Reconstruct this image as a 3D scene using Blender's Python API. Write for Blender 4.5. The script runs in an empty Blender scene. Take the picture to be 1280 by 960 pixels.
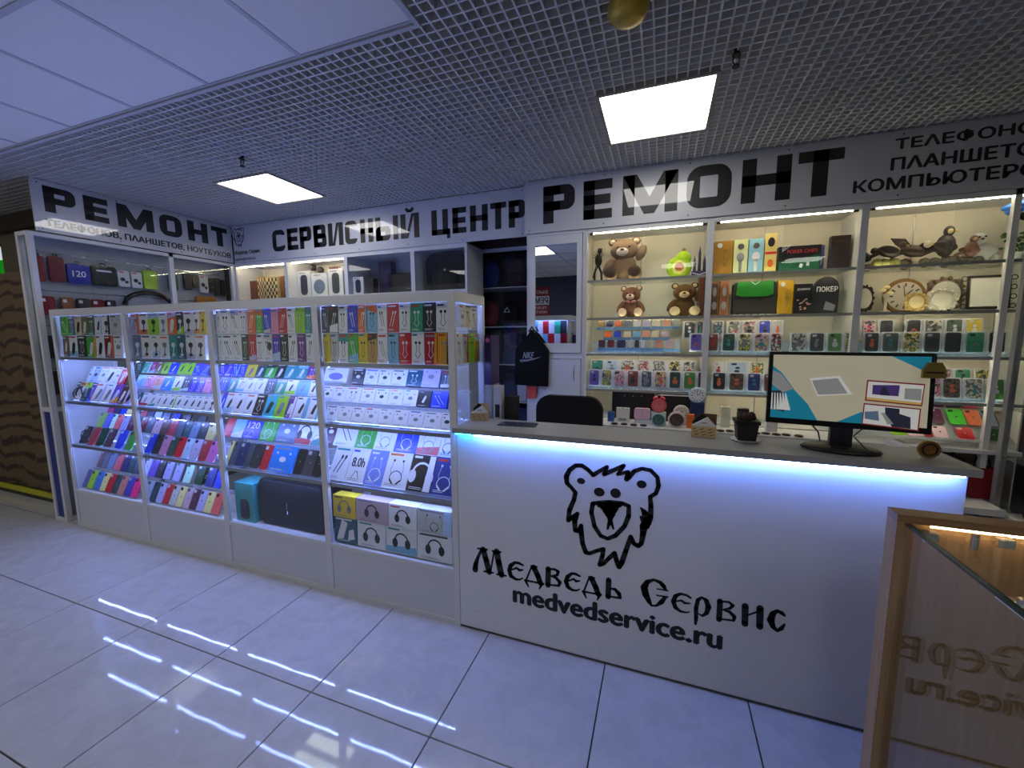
import bpy, math, random
from mathutils import Matrix, Vector
# ------------------------------------------------------------------ camera
SC = bpy.context.scene
C = SC.collection
PI = math.pi
cam = bpy.data.objects.new('camera', bpy.data.cameras.new('camera'))
C.objects.link(cam); SC.camera = cam
cam.data.sensor_width = 36.0; cam.data.lens = 14.3446; cam.data.clip_start = 0.02
cam.matrix_world = Matrix([[0.939599, -0.034977, 0.340485, 0.965777], [0.342225, 0.113352, -0.932756, -1.813097], [-0.00597, 0.992939, 0.118475, 1.558587], [0.0, 0.0, 0.0, 1.0]])
# ------------------------------------------------------------------ world, exposure
W = bpy.data.worlds.new('world'); SC.world = W; W.use_nodes = True
W.node_tree.nodes['Background'].inputs[0].default_value = (1.0, 0.98, 0.96, 1)
W.node_tree.nodes['Background'].inputs[1].default_value = 0.45
SC.view_settings.view_transform = 'Standard'; SC.view_settings.look = 'None'
SC.view_settings.exposure = 0.0; SC.view_settings.gamma = 1.0; SC.view_settings.use_curve_mapping = False
SC.cycles.transparent_max_bounces = 24
CEIL_LAMP = 9.0        # radiance of the ceiling lamp panels
STRIP = 115.0           # radiance of the showcase LED strips
SHELF_STRIP = 42.0     # radiance of the wall cabinet LED tubes
COUNTER_STRIP = 88.0
# ------------------------------------------------------------------ materials
def lin(c): return tuple((x/12.92 if x <= .04045 else ((x+.055)/1.055)**2.4) for x in [v/255. for v in c])
MC = {}
def M(name, rgb=(200,200,200), rough=.5, metal=0., emit=0., spec=.5, bump=0., bscale=60., mottle=0., mscale=6., coat=0.):
    if name in MC: return MC[name]
    m = bpy.data.materials.new(name); m.use_nodes = True; nt = m.node_tree; b = nt.nodes['Principled BSDF']
    col = lin(rgb)+(1,)
    b.inputs['Base Color'].default_value = col; b.inputs['Roughness'].default_value = rough
    b.inputs['Metallic'].default_value = metal; b.inputs['Specular IOR Level'].default_value = spec
    if coat: b.inputs['Coat Weight'].default_value = coat; b.inputs['Coat Roughness'].default_value = .02
    if emit: b.inputs['Emission Color'].default_value = col; b.inputs['Emission Strength'].default_value = emit
    if mottle or bump:
        tc = nt.nodes.new('ShaderNodeTexCoord'); n = nt.nodes.new('ShaderNodeTexNoise')
        nt.links.new(tc.outputs['Object'], n.inputs['Vector']); n.inputs['Detail'].default_value = 5
    if mottle:
        n.inputs['Scale'].default_value = mscale
        mx = nt.nodes.new('ShaderNodeMix'); mx.data_type = 'RGBA'
        mx.inputs[6].default_value = tuple(v*(1-mottle) for v in col[:3])+(1,); mx.inputs[7].default_value = tuple(min(1, v*(1+mottle)) for v in col[:3])+(1,)
        nt.links.new(n.outputs['Fac'], mx.inputs[0]); nt.links.new(mx.outputs[2], b.inputs['Base Color'])
    if bump:
        n2 = nt.nodes.new('ShaderNodeTexNoise'); n2.inputs['Scale'].default_value = bscale; n2.inputs['Detail'].default_value = 4
        nt.links.new(tc.outputs['Object'], n2.inputs['Vector'])
        bp = nt.nodes.new('ShaderNodeBump'); bp.inputs['Strength'].default_value = bump; bp.inputs['Distance'].default_value = .01
        nt.links.new(n2.outputs['Fac'], bp.inputs['Height']); nt.links.new(bp.outputs['Normal'], b.inputs['Normal'])
    MC[name] = m; return m
def glass_mat(name, tint=(1,1,1), strength=1.0, rough=.0, haze=0.):
    if name in MC: return MC[name]
    m = bpy.data.materials.new(name); m.use_nodes = True; nt = m.node_tree; nt.nodes.clear()
    o = nt.nodes.new('ShaderNodeOutputMaterial'); mx = nt.nodes.new('ShaderNodeMixShader')
    t = nt.nodes.new('ShaderNodeBsdfTransparent'); t.inputs[0].default_value = tint+(1,)
    g = nt.nodes.new('ShaderNodeBsdfGlossy'); g.inputs['Roughness'].default_value = rough
    f = nt.nodes.new('ShaderNodeFresnel'); ge = nt.nodes.new('ShaderNodeNewGeometry')
    io = nt.nodes.new('ShaderNodeMath'); io.operation = 'MULTIPLY_ADD'; io.inputs[1].default_value = 1/1.5-1.5; io.inputs[2].default_value = 1.5
    nt.links.new(ge.outputs['Backfacing'], io.inputs[0]); nt.links.new(io.outputs[0], f.inputs['IOR'])
    mm = nt.nodes.new('ShaderNodeMath'); mm.operation = 'MULTIPLY'; mm.inputs[1].default_value = strength; mm.use_clamp = True
    nt.links.new(f.outputs[0], mm.inputs[0]); nt.links.new(mm.outputs[0], mx.inputs[0])
    nt.links.new(t.outputs[0], mx.inputs[1]); nt.links.new(g.outputs[0], mx.inputs[2])
    out = mx.outputs[0]
    if haze:
        d = nt.nodes.new('ShaderNodeBsdfDiffuse'); d.inputs[0].default_value = (.8,.85,.95,1)
        m2 = nt.nodes.new('ShaderNodeMixShader'); m2.inputs[0].default_value = haze
        nt.links.new(out, m2.inputs[1]); nt.links.new(d.outputs[0], m2.inputs[2]); out = m2.outputs[0]
    nt.links.new(out, o.inputs[0]); MC[name] = m; return m
def floor_mat():
    m = M('polished_porcelain_tile', (186,188,194), .045, spec=.5); nt = m.node_tree; b = nt.nodes['Principled BSDF']
    tc = nt.nodes.new('ShaderNodeTexCoord'); oi = nt.nodes.new('ShaderNodeObjectInfo')
    add = nt.nodes.new('ShaderNodeVectorMath'); add.operation = 'ADD'
    mul = nt.nodes.new('ShaderNodeMath'); mul.operation = 'MULTIPLY'; mul.inputs[1].default_value = 30
    nt.links.new(oi.outputs['Random'], mul.inputs[0]); nt.links.new(tc.outputs['Object'], add.inputs[0]); nt.links.new(mul.outputs[0], add.inputs[1])
    n = nt.nodes.new('ShaderNodeTexNoise'); n.inputs['Scale'].default_value = 9; n.inputs['Detail'].default_value = 9; n.inputs['Roughness'].default_value = .65; n.inputs['Distortion'].default_value = .8
    nt.links.new(add.outputs[0], n.inputs['Vector'])
    r = nt.nodes.new('ShaderNodeValToRGB'); r.color_ramp.elements[0].position = .35; r.color_ramp.elements[1].position = .6
    r.color_ramp.elements[0].color = lin((176,175,176))+(1,); r.color_ramp.elements[1].color = lin((187,186,187))+(1,)
    nt.links.new(n.outputs['Fac'], r.inputs[0]); nt.links.new(r.outputs[0], b.inputs['Base Color'])
    return m
def wood_mat(name, a, bcol, rough=.35, horiz=False):
    m = M(name, a, rough); nt = m.node_tree; b = nt.nodes['Principled BSDF']
    tc = nt.nodes.new('ShaderNodeTexCoord'); mp = nt.nodes.new('ShaderNodeMapping')
    mp.inputs['Scale'].default_value = (3,60,60) if horiz else (60,60,3)
    n = nt.nodes.new('ShaderNodeTexNoise'); n.inputs['Scale'].default_value = 1.4; n.inputs['Detail'].default_value = 6
    r = nt.nodes.new('ShaderNodeValToRGB'); r.color_ramp.elements[0].position = .35; r.color_ramp.elements[1].position = .7
    r.color_ramp.elements[0].color = lin(a)+(1,); r.color_ramp.elements[1].color = lin(bcol)+(1,)
    nt.links.new(tc.outputs['Object'], mp.inputs[0]); nt.links.new(mp.outputs[0], n.inputs['Vector']); nt.links.new(n.outputs['Fac'], r.inputs[0]); nt.links.new(r.outputs[0], b.inputs['Base Color'])
    return m
def speck_mat(name, cols, scale=55.):
    if name in MC: return MC[name]
    m = bpy.data.materials.new(name); m.use_nodes = True; nt = m.node_tree; b = nt.nodes['Principled BSDF']; b.inputs['Roughness'].default_value = .35
    tc = nt.nodes.new('ShaderNodeTexCoord'); oi = nt.nodes.new('ShaderNodeObjectInfo'); mul = nt.nodes.new('ShaderNodeMath'); mul.operation = 'MULTIPLY'; mul.inputs[1].default_value = 50
    add = nt.nodes.new('ShaderNodeVectorMath'); n = nt.nodes.new('ShaderNodeTexNoise'); n.inputs['Scale'].default_value = scale; n.inputs['Detail'].default_value = 1
    nt.links.new(oi.outputs['Random'], mul.inputs[0]); nt.links.new(tc.outputs['Object'], add.inputs[0]); nt.links.new(mul.outputs[0], add.inputs[1]); nt.links.new(add.outputs[0], n.inputs['Vector'])
    r = nt.nodes.new('ShaderNodeValToRGB'); r.color_ramp.interpolation = 'CONSTANT'; e = r.color_ramp.elements
    e[0].position = 0; e[0].color = lin(cols[0])+(1,); e[1].position = .42; e[1].color = lin(cols[1])+(1,)
    for k, c in enumerate(cols[2:]):
        x = e.new(.42+.13*(k+1)/(len(cols)-2)); x.color = lin(c)+(1,)
    nt.links.new(n.outputs['Fac'], r.inputs[0]); nt.links.new(r.outputs[0], b.inputs['Base Color']); MC[name] = m; return m
WHITE = M('white_powder_coat', (205,206,208), .35)
ALU = M('grey_aluminium', (170,172,176), .35, .6)
PANEL = M('white_laminate', (200,201,205), .3)
INNER = M('cream_inner_panel', (222,216,200), .5)
PEG = M('grey_pegboard', (150,152,158), .5)
PLEXI = M('white_sign_acrylic', (196,197,202), .3, coat=1.)
BLACK = M('black_vinyl', (9,9,11), .5)
SIGNBLACK = M('black_sign_print', (9,9,11), .5, coat=1.)
BLK = M('black_plastic', (14,14,16), .35)
DARK = M('dark_grey_plastic', (38,39,43), .45)
GLASS = glass_mat('clear_glass', (.97,.985,.98), .5)
CASEGLASS = glass_mat('case_side_glass', (.95,.97,.96), 1.5)
SHELFG = glass_mat('shelf_glass', (.90,.95,.93), 1.0, haze=.04)
ACRYL = glass_mat('clear_acrylic', (.96,.97,1.), 1.2, .02, haze=.16)
EDGE = M('green_glass_edge', (92,112,108), .25)
LEDC = M('cool_led', (140,162,255), emit=STRIP)
LEDW = M('warm_led', (255,236,196), emit=SHELF_STRIP)
LEDX = M('counter_led', (105,146,255), emit=COUNTER_STRIP)
CHROME = M('chrome', (205,205,210), .12, 1.)
GOLD = M('gold_metal', (196,150,62), .3, .9)
OAK = wood_mat('oak_laminate', (148,116,84), (166,134,100))
# ------------------------------------------------------------------ mesh builder
class MB:
    def __init__(s): s.v = []; s.f = []; s.sm = []
    def add(s, vs, fs, smooth=False):
        o = len(s.v); s.v += [tuple(v) for v in vs]; s.f += [tuple(i+o for i in f) for f in fs]; s.sm += [smooth]*len(fs); return s
    def box(s, x0, x1, y0, y1, z0, z1):
        return s.add([(x0,y0,z0),(x1,y0,z0),(x1,y1,z0),(x0,y1,z0),(x0,y0,z1),(x1,y0,z1),(x1,y1,z1),(x0,y1,z1)],
                     [(0,3,2,1),(4,5,6,7),(0,1,5,4),(1,2,6,5),(2,3,7,6),(3,0,4,7)])
    def prism(s, pts, y0, y1):      # polygon in XZ, extruded in Y
        n = len(pts); v = [(x,y0,z) for x,z in pts]+[(x,y1,z) for x,z in pts]
        f = [tuple(range(n)), tuple(range(2*n-1, n-1, -1))]+[(i, i+n, (i+1) % n+n, (i+1) % n) for i in range(n)]
        return s.add(v, f)
    def cyl(s, x, y, z0, z1, r, r2=None, n=20, smooth=True):
        r2 = r if r2 is None else r2; v = []
        for k in range(n):
            a = 2*PI*k/n; v.append((x+r*math.cos(a), y+r*math.sin(a), z0))
        for k in range(n):
            a = 2*PI*k/n; v.append((x+r2*math.cos(a), y+r2*math.sin(a), z1))
        s.add(v, [(k, (k+1) % n, (k+1) % n+n, k+n) for k in range(n)], smooth)
        return s.add(v, [tuple(range(n-1, -1, -1)), tuple(range(n, 2*n))])
    def ycyl(s, x, z, y0, y1, r, n=24):
        return s.prism([(x+r*math.cos(2*PI*k/n), z+r*math.sin(2*PI*k/n)) for k in range(n)], y0, y1)
    def ell(s, c, r, rot=(0,0,0), n=14, m=9):
        R = Matrix.Rotation(rot[2],3,'Z') @ Matrix.Rotation(rot[1],3,'Y') @ Matrix.Rotation(rot[0],3,'X')
        v = []; f = []
        for i in range(m+1):
            t = PI*i/m
            for k in range(n):
                a = 2*PI*k/n; p = R @ Vector((r[0]*math.sin(t)*math.cos(a), r[1]*math.sin(t)*math.sin(a), r[2]*math.cos(t)))
                v.append((p.x+c[0], p.y+c[1], p.z+c[2]))
        for i in range(m):
            for k in range(n): f.append((i*n+k, (i+1)*n+k, (i+1)*n+(k+1) % n, i*n+(k+1) % n))
        return s.add(v, f, True)
    def tube(s, pts, r, n=8, closed=False):
        v = []; f = []; P = [Vector(p) for p in pts]; N = len(P)
        rr = r if isinstance(r, (list, tuple)) else [r]*N
        for i in range(N):
            t = (P[(i+1) % N]-P[i-1]) if closed else (P[min(i+1, N-1)]-P[max(i-1, 0)])
            if t.length < 1e-9: t = Vector((0,0,1))
            t.normalize(); up = Vector((0,0,1)) if abs(t.z) < .9 else Vector((1,0,0))
            a = t.cross(up).normalized(); b = t.cross(a)
            for k in range(n):
                q = P[i]+rr[i]*(a*math.cos(2*PI*k/n)+b*math.sin(2*PI*k/n)); v.append(tuple(q))
        for i in range(N if closed else N-1):
            for k in range(n): f.append((i*n+k, i*n+(k+1) % n, ((i+1) % N)*n+(k+1) % n, ((i+1) % N)*n+k))
        if not closed: f += [tuple(range(n)), tuple(range(N*n-1, (N-1)*n-1, -1))]
        return s.add(v, f, True)
    def lathe(s, prof, c=(0,0,0), n=24):
        v = []; f = []
        for r, z in prof:
            for k in range(n):
                a = 2*PI*k/n; v.append((c[0]+r*math.cos(a), c[1]+r*math.sin(a), c[2]+z))
        for i in range(len(prof)-1):
            for k in range(n): f.append((i*n+k, i*n+(k+1) % n, (i+1)*n+(k+1) % n, (i+1)*n+k))
        return s.add(v, f, True)
    # flat marks in the XZ plane at depth y
    def flat(s, pts, y=0.): return s.add([(x,y,z) for x,z in pts], [tuple(range(len(pts)))])
    def disc(s, x, z, rx, rz=None, y=0., n=14):
        rz = rx if rz is None else rz
        return s.flat([(x+rx*math.cos(2*PI*k/n), z+rz*math.sin(2*PI*k/n)) for k in range(n)], y)
    def ring(s, x, z, r0, r1, y=0., n=20, a0=0., a1=2*PI, sx=1.):
        v = []; m = n+1
        for k in range(m):
            a = a0+(a1-a0)*k/n; v += [(x+sx*r0*math.cos(a), y, z+r0*math.sin(a)), (x+sx*r1*math.cos(a), y, z+r1*math.sin(a))]
        return s.add(v, [(2*k, 2*k+1, 2*k+3, 2*k+2) for k in range(n)])
    def ribbon(s, pts, y=0., w=None, cap=True):
        P = [(p[0], p[1], (p[2] if len(p) > 2 and w is None else w)) for p in pts]
        for a, b in zip(P, P[1:]):
            d = Vector((b[0]-a[0], b[1]-a[1]))
            if d.length < 1e-7: continue
            d.normalize(); nx, nz = -d.y, d.x; h, k = a[2]/2, b[2]/2
            s.add([(a[0]+nx*h, y, a[1]+nz*h), (a[0]-nx*h, y, a[1]-nz*h), (b[0]-nx*k, y, b[1]-nz*k), (b[0]+nx*k, y, b[1]+nz*k)], [(0,1,2,3)])
        if cap or len(P) > 2:
            for q in (P if cap else P[1:-1]): s.disc(q[0], q[1], q[2]/2, y=y, n=12 if cap else 8)
        return s
    def mesh(s, name, mat):
        me = bpy.data.meshes.new(name); me.from_pydata(s.v, [], s.f)
        for m in (mat if isinstance(mat, list) else [mat]): me.materials.append(m)
        me.polygons.foreach_set('use_smooth', s.sm); me.update(); return me
    def build(s, name, mat, parent=None, loc=(0,0,0), rot=(0,0,0)):
        o = bpy.data.objects.new(name, s.mesh(name, mat)); C.objects.link(o); o.location = loc; o.rotation_euler = rot
        if parent: o.parent = parent
        return o
def bx(*a): return MB().box(*a)
def tag(o, label=None, cat=None, group=None, kind=None):
    if label: o['label'] = label
    if cat: o['category'] = cat
    if group: o['group'] = group
    if kind: o['kind'] = kind
    return o
def empty(name, label, cat, loc=(0,0,0), rot=(0,0,0), group=None):
    o = bpy.data.objects.new(name, None); C.objects.link(o); o.location = loc; o.rotation_euler = rot; o.empty_display_size = .05
    return tag(o, label, cat, group)
def struct(o): o['kind'] = 'structure'; return o
def inst(me, name, parent, loc, rot=(0,0,0)):
    o = bpy.data.objects.new(name, me); C.objects.link(o); o.parent = parent; o.location = loc; o.rotation_euler = rot; return o
def text_mb(txt, x0, x1, z0, z1, bold=.0, y=0., mirror=False):
    cu = bpy.data.curves.new('lettering', 'FONT'); cu.body = txt; cu.size = 1; cu.resolution_u = 3
    o = bpy.data.objects.new('lettering', cu); C.objects.link(o); dg = bpy.context.evaluated_depsgraph_get()
    me = bpy.data.meshes.new_from_object(o.evaluated_get(dg)); mb = MB()
    if len(me.vertices):
        xs = [v.co.x for v in me.vertices]; ys = [v.co.y for v in me.vertices]; a, b, c, d = min(xs), max(xs), min(ys), max(ys)
        dl = bold*(z1-z0)*1.1; fs = [tuple(p.vertices) for p in me.polygons]
        sh = [(0,0)] if bold < .005 else [(0,0),(dl,0),(-dl,0),(0,dl*.6),(0,-dl*.6)]
        for n, (ox, oz) in enumerate(sh): mb.add([(x0+dl+(v.co.x-a)/(b-a)*(x1-x0-2*dl)+ox, y-.00004*n, z0+(v.co.y-c)/(d-c)*(z1-z0)+oz) for v in me.vertices], fs)
    bpy.data.objects.remove(o); bpy.data.curves.remove(cu); bpy.data.meshes.remove(me); return mb
# ------------------------------------------------------------------ block capitals drawn as polygons
def glyph(mb, ch, x, w, z, h, t, y=0., tz=None):
    u = t if tz is None else tz; X = x+w; T = z+h
    R = lambda a, b, c, d: mb.flat([(a,c),(b,c),(b,d),(a,d)], y)
    def rr(ax, bx_, az, bz, r, seg, closed=True):      # rounded rect band (seg: subset of corners)
        o = []; i = []; cs = [(bx_-r, bz-r, 0), (ax+r, bz-r, 90), (ax+r, az+r, 180), (bx_-r, az+r, 270)]
        for cx, cz, a0 in cs:
            for k in range(7):
                a = math.radians(a0+15*k); o.append((cx+r*math.cos(a), cz+r*math.sin(a)))
                ri = max(r-max(t, u), .002); ox = cx+(0); oz = cz
                ixx = (bx_-t-ri) if cx == bx_-r else (ax+t+ri); izz = (bz-u-ri) if cz == bz-r else (az+u+ri)
                i.append((ixx+ri*math.cos(a), izz+ri*math.sin(a)))
        n = len(o); v = [(p[0], y, p[1]) for p in o]+[(p[0], y, p[1]) for p in i]; f = []
        for k in range(n):
            if seg and k in seg: continue
            f.append((k, (k+1) % n, (k+1) % n+n, k+n))
        mb.add(v, f)
    r = min(w, h)*.33
    if ch == 'О': rr(x, X, z, T, r, None)
    elif ch == 'С':
        rr(x, X, z, T, r, {27}); 
    elif ch == 'Р':
        R(x, x+t, z, T); rr(x, X, z+h*.34, T, r*.8, {13})
        R(x, x+t*1.6, T-u, T); R(x, x+t*1.6, z+h*.34, z+h*.34+u)
    elif ch == 'В':
        R(x, x+t, z, T); rr(x, X-w*.04, z+h*.5-u*.45, T, r*.6, None); rr(x, X, z, z+h*.5+u*.45, r*.6, None)
        R(x, x+t*1.4, T-u, T); R(x, x+t*1.4, z, z+u)
    elif ch in 'ЬЫ':
        W_ = w*.66 if ch == 'Ы' else w
        R(x, x+t, z, T); rr(x, x+W_, z, z+h*.6, r*.6, None); R(x, x+t*1.4, z, z+u)
        if ch == 'Ы': R(X-t, X, z, T)
    elif ch == 'Е':
        R(x, x+t, z, T); R(x, X, T-u, T); R(x, X, z, z+u); R(x, X-w*.06, z+h*.5-u/2, z+h*.5+u/2)
    elif ch == 'Н': R(x, x+t, z, T); R(X-t, X, z, T); R(x, X, z+h*.5-u/2, z+h*.5+u/2)
    elif ch == 'Т': R(x, X, T-u, T); R(x+w/2-t/2, x+w/2+t/2, z, T)
    elif ch in 'ИЙ':
        R(x, x+t, z, T); R(X-t, X, z, T); mb.flat([(x+t*.9, z), (x+t*.9+t*.55, z), (X-t*.9, T), (X-t*.9-t*.55, T)], y)
        if ch == 'Й': mb.ribbon([(x+w*.3, T+h*.22), (x+w*.4, T+h*.11), (x+w*.6, T+h*.11), (x+w*.7, T+h*.22)], y, t*.5, False)
    elif ch == 'Ц': R(x, x+t, z, T); R(X-t*1.35, X-t*.35, z, T); R(x, X, z, z+u); R(X-t*.6, X, z-h*.16, z+u)
    elif ch == 'М':
        R(x, x+t, z, T); R(X-t, X, z, T)
        mb.flat([(x, T), (x+t*1.15, T), (x+w/2, z+h*.42), (x+w/2, z), (x+w/2-t*.42, z)], y)
        mb.flat([(X, T), (X-t*1.15, T), (x+w/2, z+h*.42), (x+w/2, z), (x+w/2+t*.42, z)], y)
def glyph_word(specs, z, h, t, y, tz=None):
    mb = MB()
    for ch, a, b in specs: glyph(mb, ch, a, b-a, z, h, t, y, tz)
    return mb
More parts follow.
